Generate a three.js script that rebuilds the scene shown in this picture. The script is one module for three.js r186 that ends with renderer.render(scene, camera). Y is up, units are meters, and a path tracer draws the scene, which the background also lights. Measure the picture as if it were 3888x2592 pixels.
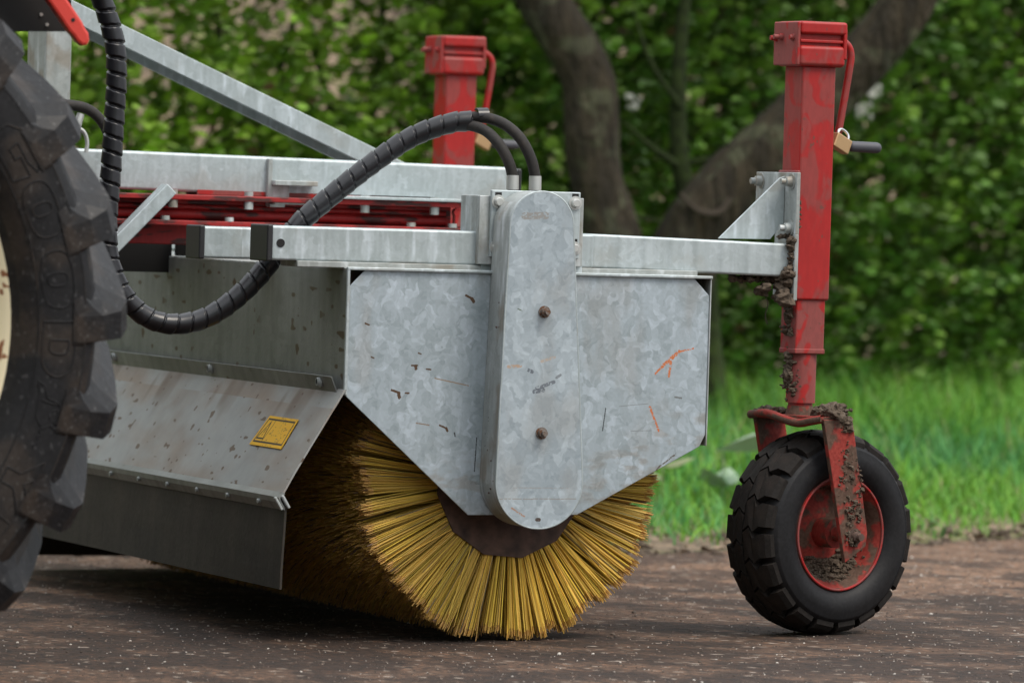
import * as THREE from 'three';
import { RoundedBoxGeometry } from 'three/addons/geometries/RoundedBoxGeometry.js';
import { mergeGeometries } from 'three/addons/utils/BufferGeometryUtils.js';

// ---------------------------------------------------------------- camera, sky, sun, exposure
const scene = new THREE.Scene();
const W = 1024, H = 682;
const PSI = 0.35343;                                   // the camera looks 20 degrees off the broom axis
const camera = new THREE.PerspectiveCamera(6.28, W / H, 0.5, 400);
{
  const pitch = 0.02347, roll = 0.03;
  const f0 = new THREE.Vector3(Math.sin(PSI), 0, -Math.cos(PSI)), r0 = new THREE.Vector3(Math.cos(PSI), 0, Math.sin(PSI));
  const f = f0.clone().multiplyScalar(Math.cos(pitch)).addScaledVector(new THREE.Vector3(0, 1, 0), -Math.sin(pitch));
  const u = new THREE.Vector3(0, Math.cos(pitch), 0).addScaledVector(f0, Math.sin(pitch));
  camera.position.set(-4.7868, 1.0, 12.9752);
  camera.up.copy(u).multiplyScalar(Math.cos(roll)).addScaledVector(r0, -Math.sin(roll));
  camera.lookAt(camera.position.clone().add(f));
  camera.focus = 13.9;
  camera.userData.fStop = 4.2;
}
const renderer = new THREE.WebGLRenderer({ antialias: true });
renderer.setSize(W, H);
renderer.toneMapping = THREE.LinearToneMapping;
renderer.toneMappingExposure = 1.76;
renderer.shadowMap.enabled = true;
{ // overcast sky: one smooth grey dome, brighter towards the zenith
  const w = 64, h = 32, d = new Float32Array(w * h * 4);
  for (let j = 0; j < h; j++) for (let i = 0; i < w; i++) {
    const el = ((j + 0.5) / h - 0.5) * Math.PI, s = Math.max(0, Math.sin(el)), L = 0.62 * (1 + 2 * s) / 1.6, k = (j * w + i) * 4;
    d[k] = L * 0.96; d[k + 1] = L * 1.0; d[k + 2] = L * 1.05; d[k + 3] = 1;
  }
  const sky = new THREE.DataTexture(d, w, h, THREE.RGBAFormat, THREE.FloatType);
  sky.mapping = THREE.EquirectangularReflectionMapping; sky.magFilter = THREE.LinearFilter; sky.needsUpdate = true;
  scene.background = sky; scene.environment = sky;
}
const sun = new THREE.DirectionalLight(0xfff4e6, 1.3);
sun.position.set(4.6, 12, 6.2); sun.target.position.set(0, 0, -1);
sun.castShadow = true; sun.shadow.radius = 45; sun.shadow.mapSize.set(2048, 2048);
Object.assign(sun.shadow.camera, { left: -9, right: 9, top: 9, bottom: -9, near: 0.5, far: 40 });
scene.add(sun, sun.target);

// ---------------------------------------------------------------- helpers
const V = (x, y, z) => new THREE.Vector3(x, y, z);
function rng(seed) { let a = seed >>> 0; return () => { a = (a + 0x6d2b79f5) | 0; let t = Math.imul(a ^ (a >>> 15), 1 | a); t = (t + Math.imul(t ^ (t >>> 7), 61 | t)) ^ t; return ((t ^ (t >>> 14)) >>> 0) / 4294967296; }; }
const clamp = (x, a, b) => Math.min(b, Math.max(a, x)), mixf = (a, b, t) => a + (b - a) * t, sstep = (a, b, x) => { const t = clamp((x - a) / (b - a), 0, 1); return t * t * (3 - 2 * t); };
function hash2(x, y, s) { let h = Math.imul(x | 0, 374761393) + Math.imul(y | 0, 668265263) + Math.imul(s | 0, 2147483647 ^ 0x51ed27); h = Math.imul(h ^ (h >>> 13), 1274126177); return ((h ^ (h >>> 16)) >>> 0) / 4294967296; }
const mod = (a, n) => ((a % n) + n) % n;
function vnoise(x, y, p, s) {            // value noise, repeats every p cells
  const xi = Math.floor(x), yi = Math.floor(y), fx = x - xi, fy = y - yi, u = fx * fx * (3 - 2 * fx), v = fy * fy * (3 - 2 * fy);
  const a = hash2(mod(xi, p), mod(yi, p), s), b = hash2(mod(xi + 1, p), mod(yi, p), s), c = hash2(mod(xi, p), mod(yi + 1, p), s), d = hash2(mod(xi + 1, p), mod(yi + 1, p), s);
  return mixf(mixf(a, b, u), mixf(c, d, u), v);
}
function fbm(x, y, p, s, o = 4) { let r = 0, a = 0.5, t = 0; for (let i = 0; i < o; i++) { r += a * vnoise(x, y, p, s + i); t += a; a *= 0.5; x *= 2; y *= 2; p *= 2; } return r / t; }
function n3(x, y, z) { return (vnoise(x + z * 0.71, y - z * 0.37, 4096, 11) + vnoise(y + x * 0.31 + 50, z + x * 0.53 + 90, 4096, 12)) - 1; }
function cells(x, y, p, s) {             // random tone of the nearest scattered point
  const xi = Math.floor(x), yi = Math.floor(y); let best = 9, id = 0;
  for (let j = -1; j <= 1; j++) for (let i = -1; i <= 1; i++) {
    const cx = mod(xi + i, p), cy = mod(yi + j, p), px = xi + i + hash2(cx, cy, s), py = yi + j + hash2(cx, cy, s + 1), d = (px - x) * (px - x) + (py - y) * (py - y);
    if (d < best) { best = d; id = hash2(cx, cy, s + 2); }
  }
  return id;
}
function tex(w, h, fn, srgb = true) {
  const d = new Uint8Array(w * h * 4);
  for (let j = 0; j < h; j++) for (let i = 0; i < w; i++) { const c = fn(i / w, j / h), k = (j * w + i) * 4; d[k] = clamp(c[0], 0, 255); d[k + 1] = clamp(c[1], 0, 255); d[k + 2] = clamp(c[2], 0, 255); d[k + 3] = 255; }
  const t = new THREE.DataTexture(d, w, h); t.wrapS = t.wrapT = THREE.RepeatWrapping; t.magFilter = THREE.LinearFilter; t.minFilter = THREE.LinearMipmapLinearFilter; t.generateMipmaps = true;
  if (srgb) t.colorSpace = THREE.SRGBColorSpace; t.needsUpdate = true; return t;
}
const scaleTex = (t, m) => { t.repeat.set(1 / m, 1 / m); return t; };
const numbers = {};
function numbered(n) { const k = (numbers[n] = (numbers[n] ?? -1) + 1); return k ? n + '_' + String(k).padStart(3, '0') : n; }
function metreUV(geo, off = 0) {         // uv in metres on the plane each triangle faces most
  const g = geo.index ? geo.toNonIndexed() : geo, p = g.attributes.position, uv = new Float32Array(p.count * 2), a = V(), b = V(), c = V();
  for (let i = 0; i < p.count; i += 3) {
    a.fromBufferAttribute(p, i); b.fromBufferAttribute(p, i + 1); c.fromBufferAttribute(p, i + 2);
    const n = b.clone().sub(a).cross(c.clone().sub(a)), ax = Math.abs(n.x), ay = Math.abs(n.y), az = Math.abs(n.z);
    [a, b, c].forEach((q, k) => { const [s, t] = az >= ax && az >= ay ? [q.x, q.y] : ax >= ay ? [q.z, q.y] : [q.x, q.z]; uv[(i + k) * 2] = s + off; uv[(i + k) * 2 + 1] = t + off * 0.7; });
  }
  g.setAttribute('uv', new THREE.BufferAttribute(uv, 2)); return g;
}
let uvShift = 0;
function mesh(name, geo, mat, parent, own = false) {
  const m = new THREE.Mesh(own ? geo : metreUV(geo, (uvShift += 0.137)), mat); m.name = parent === scene ? numbered(name) : name; m.castShadow = m.receiveShadow = true; parent.add(m); return m;
}
function thing(name, label, category, pos = [0, 0, 0], turn = 0, group) {
  const o = new THREE.Group(); o.name = numbered(name); o.position.set(...pos); o.rotation.y = turn; o.userData = { label, category }; if (group) o.userData.group = group; scene.add(o); return o;
}
const stuff = (m) => { m.userData.kind = 'stuff'; return m; };
function box(x0, x1, y0, y1, z0, z1, r = 0.003) {
  const w = x1 - x0, h = y1 - y0, d = z1 - z0; r = Math.min(r, w * 0.45, h * 0.45, d * 0.45);
  const g = new RoundedBoxGeometry(w, h, d, 2, r); g.translate((x0 + x1) / 2, (y0 + y1) / 2, (z0 + z1) / 2); return g;
}
function bar(a, b, w, d, r = 0.004) {    // box from a to b; d is its size towards z, w across
  const dir = b.clone().sub(a), len = dir.length(), g = new RoundedBoxGeometry(len, w, d, 2, r), x = dir.normalize(), z = V(0, 0, 1).addScaledVector(x, -x.z).normalize(), y = z.clone().cross(x);
  g.applyMatrix4(new THREE.Matrix4().makeBasis(x, y, z).setPosition(a.clone().add(b).multiplyScalar(0.5))); return g;
}
function prism(pts, z0, z1, bevel = 0) {
  const s = new THREE.Shape(pts.map((p) => new THREE.Vector2(p[0], p[1])));
  const g = new THREE.ExtrudeGeometry(s, { depth: z1 - z0 - 2 * bevel, bevelEnabled: bevel > 0, bevelSize: bevel, bevelThickness: bevel, bevelOffset: -bevel, bevelSegments: 2, curveSegments: 20 });
  g.translate(0, 0, z0 + bevel); return g;
}
const cyl = (a, b, r0, r1 = r0, n = 16) => { const d = b.clone().sub(a), g = new THREE.CylinderGeometry(r1, r0, d.length(), n, 1); g.applyQuaternion(new THREE.Quaternion().setFromUnitVectors(V(0, 1, 0), d.clone().normalize())); const m = a.clone().add(b).multiplyScalar(0.5); g.translate(m.x, m.y, m.z); return g; };
const plain = (g) => { const q = g.index ? g.toNonIndexed() : g; for (const k of Object.keys(q.attributes)) if (!['position', 'normal', 'uv'].includes(k)) q.deleteAttribute(k); if (!q.attributes.uv) q.setAttribute('uv', new THREE.BufferAttribute(new Float32Array(q.attributes.position.count * 2), 2)); return q; };
const merge = (...gs) => mergeGeometries(gs.map(plain));
const curve = (pts, t = 0.5) => new THREE.CatmullRomCurve3(pts.map((p) => V(...p)), false, 'centripetal', t);
const pipe = (pts, r, n = 40, m = 14) => new THREE.TubeGeometry(curve(pts), n, r, m, false);
function boltGeo(p, n, r, h = 0.008) {   // washer and six-sided head, on a face at p looking along n
  const w = cyl(p, p.clone().addScaledVector(n, 0.0025), r * 1.35, r * 1.35, 20), a = p.clone().addScaledVector(n, 0.0025);
  return merge(w, cyl(a, a.clone().addScaledVector(n, h), r, r * 0.94, 6), cyl(a.clone().addScaledVector(n, h), a.clone().addScaledVector(n, h + 0.0015), r * 0.82, r * 0.7, 12));
}
function limb(pts, radii, seg, round, rough, sc = 9) {   // bent tapering stem with lumpy bark
  const c = curve(pts), fr = c.computeFrenetFrames(seg, false), P = [], I = [];
  for (let i = 0; i <= seg; i++) {
    const t = i / seg, q = c.getPointAt(t), f = t * (radii.length - 1), k = Math.min(radii.length - 2, Math.floor(f)), R = mixf(radii[k], radii[k + 1], f - k);
    for (let j = 0; j < round; j++) {
      const a = j / round * 2 * Math.PI, d = fr.normals[i].clone().multiplyScalar(Math.cos(a)).addScaledVector(fr.binormals[i], Math.sin(a)), b = q.clone().addScaledVector(d, R);
      const e = 1 + rough * (n3(b.x * sc, b.y * sc * 0.5, b.z * sc) * 1.2 + n3(b.x * sc * 4, b.y * sc * 1.6, b.z * sc * 4) * 0.5);
      b.copy(q).addScaledVector(d, R * e); P.push(b.x, b.y, b.z);
      if (i < seg) { const u = i * round + j, v = i * round + (j + 1) % round; I.push(u, u + round, v, v, u + round, v + round); }
    }
  }
  const g = new THREE.BufferGeometry(); g.setAttribute('position', new THREE.Float32BufferAttribute(P, 3)); g.setIndex(I); g.computeVertexNormals(); return g;
}
function lathe(profile, n) { const g = new THREE.LatheGeometry(profile.map((p) => new THREE.Vector2(p[0], p[1])), n); g.rotateX(Math.PI / 2); return g; }   // (radius, z) turned about z
function mudGeo(spots, seed) {           // clods: spots are [x, y, z, spread x, y, z, count, size]
  const R = rng(seed), gs = [];
  for (const [x, y, z, sx, sy, sz, n, size] of spots) for (let i = 0; i < (n > 4 ? n * 2 : n); i++) {
    const g = new THREE.IcosahedronGeometry(1, 1), p = g.attributes.position, s = size * (0.22 + R() * R() * 1.0), o = R() * 100;
    for (let k = 0; k < p.count; k++) { const a = V().fromBufferAttribute(p, k), e = 1 + 0.9 * n3(a.x * 2.1 + o, a.y * 2.1 + o, a.z * 2.1 - o); p.setXYZ(k, a.x * e, a.y * e, a.z * e); }
    g.scale(s * (0.8 + R() * 0.6), s * (0.6 + R() * 0.5), s * (0.8 + R() * 0.6)); g.rotateY(R() * 6.3); g.rotateX(R() - 0.5);
    const q = () => (R() + R() + R()) / 1.5 - 1;
    g.translate(x + q() * sx, y + q() * sy, z + q() * sz); g.deleteAttribute('uv'); g.computeVertexNormals(); gs.push(g);
  }
  return merge(...gs);
}
function instances(name, geo, mat, parent, n) { const m = new THREE.InstancedMesh(geo, mat, n); m.name = parent === scene ? numbered(name) : name; m.castShadow = m.receiveShadow = true; stuff(m); parent.add(m); return m; }
const mat = (o) => new THREE.MeshStandardMaterial(o), lin = (r, g, b) => new THREE.Color().setRGB(r, g, b);

// ---------------------------------------------------------------- materials
function galvTone(u, v, N, seed) {       // zinc flowers: ragged patches of a few tones
  const wx = (fbm(u * 30, v * 30, 30, seed + 40, 3) - 0.5) * 2.2, wy = (fbm(u * 30, v * 30, 30, seed + 50, 3) - 0.5) * 2.2;
  const a = cells(u * N + wx, v * N * 0.72 + wy, N, seed), b = cells(u * N * 2 + wx * 2, v * N * 2 + wy * 2, N * 2, seed + 7), big = fbm(u * 5, v * 5, 5, seed + 60, 3) - 0.5;
  let t = 0; if (a > 0.80) t += 1; else if (a < 0.30) t -= 0.85; if (b > 0.86) t += 0.75; else if (b < 0.14) t -= 0.7;
  return t * 10 + big * 14 + (fbm(u * 160, v * 160, 160, seed + 70, 2) - 0.5) * 9;
}
const galvMap = (seed, dirt, base = [172, 182, 184]) => tex(768, 768, (u, v) => {
  const t = galvTone(u, v, 28, seed) * 0.55 + Math.max(0, fbm(u * 34, v * 7, 7, seed + 85, 3) - 0.56) * 150, s = fbm(u * 60, v * 5, 5, seed + 80, 3) - 0.5, d = sstep(0.56, 0.78, fbm(u * 9, v * 9, 9, seed + 90, 5)) * dirt;
  const c = base.map((x, k) => x + t * (k === 2 ? 1.1 : 1) + s * 20); return [mixf(c[0], 128, d), mixf(c[1], 116, d), mixf(c[2], 100, d)];
});
const galvBump = scaleTex(tex(512, 512, (u, v) => { const t = 128 + (fbm(u * 9, v * 9, 9, 5, 4) - 0.5) * 150 + (fbm(u * 90, v * 90, 90, 6, 2) - 0.5) * 30; return [t, t, t]; }, false), 0.6);
const M = {};
M.galv = mat({ map: scaleTex(galvMap(3, 0.18), 0.75), bumpMap: galvBump, bumpScale: 0.0016, roughness: 0.5, metalness: 0.3 });
M.galvDull = mat({ map: scaleTex(galvMap(17, 0.55, [158, 163, 161]), 0.75), bumpMap: galvBump, bumpScale: 0.0016, roughness: 0.58, metalness: 0.22 });
// hood side: grey zinc with runs of grime and thrown mud spots
M.hood = mat({ map: scaleTex(tex(1024, 1024, (u, v) => {
  const run = (fbm(u * 50, v * 9, 9, 200, 4) - 0.5) * 0.45, blot = fbm(u * 4, v * 7, 4, 210, 5) - 0.5, spot = 0.85 * sstep(0.76, 0.81, fbm(u * 30, v * 64, 30, 220, 2)) * sstep(0.45, 0.62, fbm(u * 3, v * 4, 3, 230, 3)), g = galvTone(u * 0.5, v, 22, 31) * 0.35;
  const b = 122 + run * 62 + blot * 40 + g; return [mixf(b, 78, spot), mixf(b + 3, 62, spot), mixf(b - 1, 48, spot)];
}), 1.2), bumpMap: galvBump, bumpScale: 0.002, roughness: 0.55, metalness: 0.2 });
// apron: dusty zinc with brown spots and smears running down the slope
M.apron = mat({ map: scaleTex(tex(1024, 1024, (u, v) => {
  const d = fbm(u * 3, v * 8, 3, 300, 5), run = (fbm(u * 24, v * 30, 24, 310, 4) - 0.5) * 0.45, spot = sstep(0.78, 0.83, fbm(u * 34, v * 70, 34, 320, 2)) * 0.8, smear = sstep(0.8, 0.92, fbm(u * 6, v * 3, 3, 330, 3)) * 0.6;
  const k = sstep(0.3, 0.7, d), b = 152 + run * 34; const c = [mixf(b, 139 + run * 30, k), mixf(b + 2, 127 + run * 30, k), mixf(b, 116 + run * 26, k)];
  const m = Math.max(spot, smear * 0.8); return [mixf(c[0], 92, m), mixf(c[1], 74, m), mixf(c[2], 60, m)];
}), 1.0), bumpMap: galvBump, bumpScale: 0.0016, roughness: 0.62, metalness: 0.12 });
const redMap = (seed, dust) => tex(512, 512, (u, v) => {
  const w = (fbm(u * 6, v * 6, 6, seed + 5, 3) - 0.5) * 2, d = sstep(0.45, 0.58, fbm(u * 10 + w, v * 5 + w, 5, seed, 4)) * dust, chip = 0.8 * sstep(0.8, 0.83, fbm(u * 42, v * 30, 30, seed + 9, 3)), n = (fbm(u * 70, v * 25, 25, seed + 12, 2) - 0.5) * 16;
  const c = [mixf(160, 134, d) + n, mixf(21, 64, d) + n * 0.4, mixf(18, 60, d) + n * 0.4]; return [mixf(c[0], 104, chip), mixf(c[1], 62, chip), mixf(c[2], 52, chip)];
});
M.red = mat({ map: scaleTex(redMap(400, 0.75), 0.5), bumpMap: galvBump, bumpScale: 0.0006, roughness: 0.5 });
M.redWorn = mat({ map: scaleTex(redMap(450, 1), 0.35), bumpMap: galvBump, bumpScale: 0.001, roughness: 0.65 });
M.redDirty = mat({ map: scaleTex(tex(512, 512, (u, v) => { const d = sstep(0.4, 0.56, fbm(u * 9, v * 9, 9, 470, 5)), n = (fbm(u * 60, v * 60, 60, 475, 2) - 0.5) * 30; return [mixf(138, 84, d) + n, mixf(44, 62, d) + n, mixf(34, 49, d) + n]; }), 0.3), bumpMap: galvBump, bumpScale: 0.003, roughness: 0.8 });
M.redGrimeShade = mat({ map: scaleTex(tex(512, 512, (u, v) => { const d = 0.75 * sstep(0.48, 0.66, fbm(u * 9, v * 40, 9, 480, 5)), n = (fbm(u * 60, v * 20, 20, 485, 2) - 0.5) * 22; return [mixf(150, 40, d) + n, mixf(24, 28, d) + n * 0.4, mixf(23, 24, d) + n * 0.4]; }), 0.4), bumpMap: galvBump, bumpScale: 0.001, roughness: 0.6 });  // black grime patches, also painting in the shade below the beam
M.redGloss = mat({ color: lin(0.62, 0.05, 0.035), roughness: 0.38, bumpMap: galvBump, bumpScale: 0.0005 });
M.black = mat({ color: lin(0.018, 0.018, 0.02), roughness: 0.5, bumpMap: galvBump, bumpScale: 0.0008 });
M.blackMatt = mat({ color: lin(0.012, 0.012, 0.012), roughness: 0.85 });
M.wrap = mat({ map: scaleTex(tex(256, 256, (u, v) => { const n = (fbm(u * 12, v * 12, 12, 500, 4) - 0.5) * 26; return [27 + n, 27 + n, 31 + n]; }), 0.3), roughness: 0.3 });
M.hose = mat({ map: scaleTex(tex(256, 256, (u, v) => { const n = (fbm(u * 30, v * 30, 30, 510, 3) - 0.5) * 18, d = sstep(0.5, 0.75, fbm(u * 6, v * 6, 6, 515, 3)) * 20; return [36 + n + d, 33 + n + d * 0.8, 31 + n + d * 0.6]; }), 0.15), roughness: 0.75 });
M.zinc = mat({ color: lin(0.55, 0.56, 0.54), metalness: 0.6, roughness: 0.42, bumpMap: galvBump, bumpScale: 0.0006 });
M.steel = mat({ map: scaleTex(tex(256, 256, (u, v) => { const d = sstep(0.45, 0.6, fbm(u * 20, v * 20, 20, 520, 4)); return [mixf(120, 106, d), mixf(112, 74, d), mixf(106, 54, d)]; }), 0.12), metalness: 0.3, roughness: 0.6 });
M.rust = mat({ map: scaleTex(tex(256, 256, (u, v) => { const d = fbm(u * 12, v * 12, 12, 530, 5) - 0.5; return [84 + d * 60, 66 + d * 44, 58 + d * 36]; }), 0.25), roughness: 0.85, bumpMap: galvBump, bumpScale: 0.002 });
M.brass = mat({ color: lin(0.5, 0.33, 0.17), metalness: 0.55, roughness: 0.45, bumpMap: galvBump, bumpScale: 0.0008 });
M.chrome = mat({ color: lin(0.7, 0.7, 0.7), metalness: 0.9, roughness: 0.2 });
M.grip = mat({ color: lin(0.06, 0.062, 0.075), roughness: 0.55 });
const rubberMap = (seed, dust) => tex(1024, 1024, (u, v) => {
  const d = sstep(0.4, 0.72, fbm(u * 7, v * 7, 7, seed, 5)) * dust, n = (fbm(u * 90, v * 90, 90, seed + 9, 2) - 0.5) * 14, f = sstep(0.76, 0.82, fbm(u * 110, v * 60, 60, seed + 20, 2)) * dust * 0.5;
  let c = [mixf(25, 50, d) + n, mixf(25, 43, d) + n, mixf(27, 38, d) + n]; return c.map((x) => mixf(x, 96, f));
});
const rub = (o) => new THREE.MeshPhysicalMaterial({ specularIntensity: 0.5, ...o });
M.tractorRubber = rub({ map: scaleTex(rubberMap(600, 0.85), 0.6), bumpMap: galvBump, bumpScale: 0.0015, roughness: 0.55 });
M.lugRubber = rub({ map: scaleTex(rubberMap(620, 1.0), 0.5), bumpMap: galvBump, bumpScale: 0.003, roughness: 0.4 });
M.rubber = rub({ map: scaleTex(rubberMap(640, 0.14), 0.5), bumpMap: galvBump, bumpScale: 0.0008, roughness: 0.56 });
M.treadRubber = rub({ map: scaleTex(tex(512, 512, (u, v) => { const d = fbm(u * 10, v * 10, 10, 660, 5), n = (fbm(u * 80, v * 80, 80, 665, 2) - 0.5) * 16; return [mixf(20, 46, d) + n, mixf(19, 38, d) + n, mixf(18, 33, d) + n]; }), 0.25), bumpMap: galvBump, bumpScale: 0.002, roughness: 0.8 });
M.flap = rub({ map: scaleTex(tex(768, 768, (u, v) => { const s = (fbm(u * 26, v * 8, 8, 680, 4) - 0.5) * 0.6, d = fbm(u * 3, v * 7, 3, 685, 4), n = (fbm(u * 120, v * 120, 120, 688, 2) - 0.5) * 10; return [mixf(48, 70, d) + s * 26 + n, mixf(46, 65, d) + s * 24 + n, mixf(43, 57, d) + s * 21 + n]; }), 0.9), roughness: 0.8, bumpMap: galvBump, bumpScale: 0.002 });
M.cream = mat({ map: scaleTex(tex(256, 256, (u, v) => { const r = sstep(0.68, 0.74, fbm(u * 16, v * 16, 16, 700, 4)); return [mixf(226, 130, r), mixf(214, 84, r), mixf(180, 54, r)]; }), 0.4), roughness: 0.5 });
M.mud = mat({ map: scaleTex(tex(256, 256, (u, v) => { const d = fbm(u * 24, v * 24, 24, 710, 4) - 0.5; return [84 + d * 60, 72 + d * 54, 60 + d * 48]; }), 0.12), roughness: 0.95 });

// ---------------------------------------------------------------- the ground
const EDGE = V(1.41, 0, -2.75), ALONG = V(0.959, 0, -0.283), AWAY = V(-0.283, 0, -0.959).multiplyScalar(1);
AWAY.set(0.283 * -1, 0, -0.959);
const bend = (s) => 1.25 * sstep(0.2, -2.4, s);   // the road edge swings away to the left
const sOf = (x, z) => (x - EDGE.x) * ALONG.x + (z - EDGE.z) * ALONG.z, wOf = (x, z) => (x - EDGE.x) * AWAY.x + (z - EDGE.z) * AWAY.z - bend(sOf(x, z));
const at = (s, w) => { const k = w + bend(s); return V(EDGE.x + ALONG.x * s + AWAY.x * k, 0, EDGE.z + ALONG.z * s + AWAY.z * k); };
function groundY(x, z) {
  const w = wOf(x, z); let y = 0.024 * clamp(x, -1, 4) + 0.04 * clamp(x + 1, -2, 0);
  y += 0.13 * sstep(0.0, 3.0, w) + 3.6 * sstep(4.6, 11, w) + 0.02 * sstep(0.02, 0.3, w) * fbm(x * 3 + 40, z * 3 + 40, 4096, 3, 3);
  return y;
}
function sheet(s0, s1, ns, w0, w1, nw, lift, edgeFn) {
  const P = [], U = [], I = [];
  for (let j = 0; j <= nw; j++) for (let i = 0; i <= ns; i++) {
    const s = mixf(s0, s1, i / ns); let w = mixf(w0, w1, j / nw); if (edgeFn) w = edgeFn(s, w, j / nw);
    const p = at(s, w); P.push(p.x, groundY(p.x, p.z) + lift, p.z); U.push(s, w);
    if (i < ns && j < nw) { const a = j * (ns + 1) + i; I.push(a, a + 1, a + ns + 1, a + 1, a + ns + 2, a + ns + 1); }
  }
  const g = new THREE.BufferGeometry(); g.setAttribute('position', new THREE.Float32BufferAttribute(P, 3)); g.setAttribute('uv', new THREE.Float32BufferAttribute(U, 2)); g.setIndex(I); g.computeVertexNormals(); return g;
}
M.soil = mat({ map: scaleTex(tex(1024, 1024, (u, v) => {
  const d = fbm(u * 16, v * 16, 16, 800, 6), c = cells(u * 90 + d * 3, v * 90 + d * 3, 90, 810), g = sstep(0.5, 0.65, fbm(u * 7, v * 7, 7, 820, 4));
  const b = 0.75 + d * 0.5 + (c - 0.5) * 0.5; return [mixf(112, 92, g) * b, mixf(97, 94, g) * b, mixf(80, 58, g) * b];
}), 2.2), roughness: 0.95, bumpMap: scaleTex(tex(512, 512, (u, v) => { const t = fbm(u * 20, v * 20, 20, 830, 5) * 255; return [t, t, t]; }, false), 1.1), bumpScale: 0.03 });
const ground = mesh('ground', sheet(-70, 70, 280, -50, 60, 220, -0.006), M.soil, scene, true); ground.userData.kind = 'structure';
M.road = mat({ map: scaleTex(tex(2048, 2048, (u, v) => {
  const big = fbm(u * 9, v * 9, 9, 850, 5), mid = fbm(u * 60, v * 24, 24, 860, 5), gr = fbm(u * 800, v * 300, 300, 870, 2), st = cells(u * 620, v * 300, 300, 880), st2 = cells(u * 1000, v * 760, 1000, 885), dry = sstep(0.66, 0.84, v + (fbm(u * 6, v * 9, 6, 855, 4) - 0.5) * 0.22);
  const bare = clamp(sstep(0.47, 0.6, big * 0.45 + mid * 0.55) * (0.55 + 0.45 * dry) + dry * 0.4, 0, 1);
  let r = mixf(48, 106, bare), g = mixf(34, 82, bare), b = mixf(25, 65, bare); const k = 0.6 + gr * 0.8; r *= k; g *= k; b *= k;
  if (st > 0.98 - 0.05 * bare) { const a = 0.3 + 0.7 * hash2(st * 9e6, 3, 4); r = mixf(r, 158, a); g = mixf(g, 146, a); b = mixf(b, 134, a); } else if (st2 > 0.95) { r *= 1.45; g *= 1.4; b *= 1.36; } else if (st < 0.05) { r *= 0.55; g *= 0.55; b *= 0.55; }
  return [r, g, b];
}), 1), roughness: 0.9, bumpMap: scaleTex(tex(1024, 1024, (u, v) => { const t = (fbm(u * 120, v * 120, 120, 890, 3) * 0.6 + fbm(u * 18, v * 18, 18, 895, 3) * 0.4) * 255; return [t, t, t]; }, false), 1.3), bumpScale: 0.012 });
M.road.map.repeat.set(1 / 8, 1 / 6);
const road = mesh('gravel_road', sheet(-30, 30, 500, -26, 0.0, 120, 0, (s, w, t) => w + 0.16 * t * t * t * t * (fbm(s * 3 + 200, 0.5, 4096, 9, 4) - 0.35)), M.road, scene, true); road.userData.kind = 'structure';

// ---------------------------------------------------------------- loose stones and litter on the road
{
  const R = rng(5), g = new THREE.IcosahedronGeometry(1, 0); g.scale(1, 0.6, 0.8);
  const N = 46000, m = instances('road_gravel', g, mat({ color: 0xffffff, roughness: 0.8 }), scene, N), o = new THREE.Object3D(), c = new THREE.Color();
  m.userData.label = 'small pale and brown stones scattered over the gravel road'; m.userData.category = 'gravel';
  for (let i = 0; i < N; i++) {
    const x = mixf(-3.2, 4.2, R()), z = mixf(-3.4, 3.2, R()), w = wOf(x, z), s = 0.0015 + 0.0042 * R() * R() * R() + (R() < 0.002 ? 0.004 : 0);
    o.position.set(x, (w > 0.1 ? -9 : groundY(x, z)) + s * 0.2, z); o.rotation.set(R() * 0.5, R() * 6.3, R() * 0.5); o.scale.setScalar(w > 0.1 ? 0.0001 : s); o.updateMatrix(); m.setMatrixAt(i, o.matrix);
    const q = R(); if (q < 0.09) c.setRGB(0.5, 0.46, 0.41); else if (q < 0.4) c.setRGB(0.2, 0.155, 0.125); else c.setRGB(0.075, 0.056, 0.043); c.multiplyScalar(0.7 + R() * 0.5); m.setColorAt(i, c);
  }
}
{
  const R = rng(15), gs = [];
  const spots = [];
  for (let i = 0; i < 420; i++) { const s = mixf(-2.5, 4.5, R()), w = -0.08 + 0.7 * R() * R(), p = at(s, w); spots.push([p.x, groundY(p.x, p.z) - 0.002, p.z, 0.04, 0.003, 0.04, 3, 0.006 + 0.01 * R()]); }
  const m = stuff(mesh('verge_clods', mudGeo(spots, 16), M.mud, scene)); m.userData.label = 'crumbled earth clods along the road edge below the grass'; m.userData.category = 'soil';
}
{ // fallen leaves and straw on the verge
  const R = rng(25), g = new THREE.BufferGeometry(); g.setAttribute('position', new THREE.Float32BufferAttribute([0, 0, 0, 0.35, 0.16, 0.4, 0, 0.1, 1, -0.35, 0.18, 0.5], 3)); g.setIndex([0, 1, 2, 0, 2, 3]); g.computeVertexNormals();
  const N = 900, m = instances('fallen_leaves', g, mat({ color: 0xffffff, roughness: 0.9, side: THREE.DoubleSide }), scene, N), o = new THREE.Object3D(), c = new THREE.Color();
  m.userData.label = 'dead brown leaves lying on the bare road edge'; m.userData.category = 'leaf litter';
  for (let i = 0; i < N; i++) { const s = mixf(-2.5, 4.5, R()), w = -0.05 + 0.7 * R() * R(), p = at(s, w), k = 0.014 + 0.026 * R(); o.position.set(p.x, groundY(p.x, p.z) + 0.006, p.z); o.rotation.set((R() - 0.5) * 1.2, R() * 6.3, (R() - 0.5) * 1.2); o.scale.set(k, k, k); o.updateMatrix(); m.setMatrixAt(i, o.matrix); const q = 0.5 + R(); c.setRGB(0.2 * q, 0.15 * q, 0.1 * q); m.setColorAt(i, c); }
}

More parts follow.
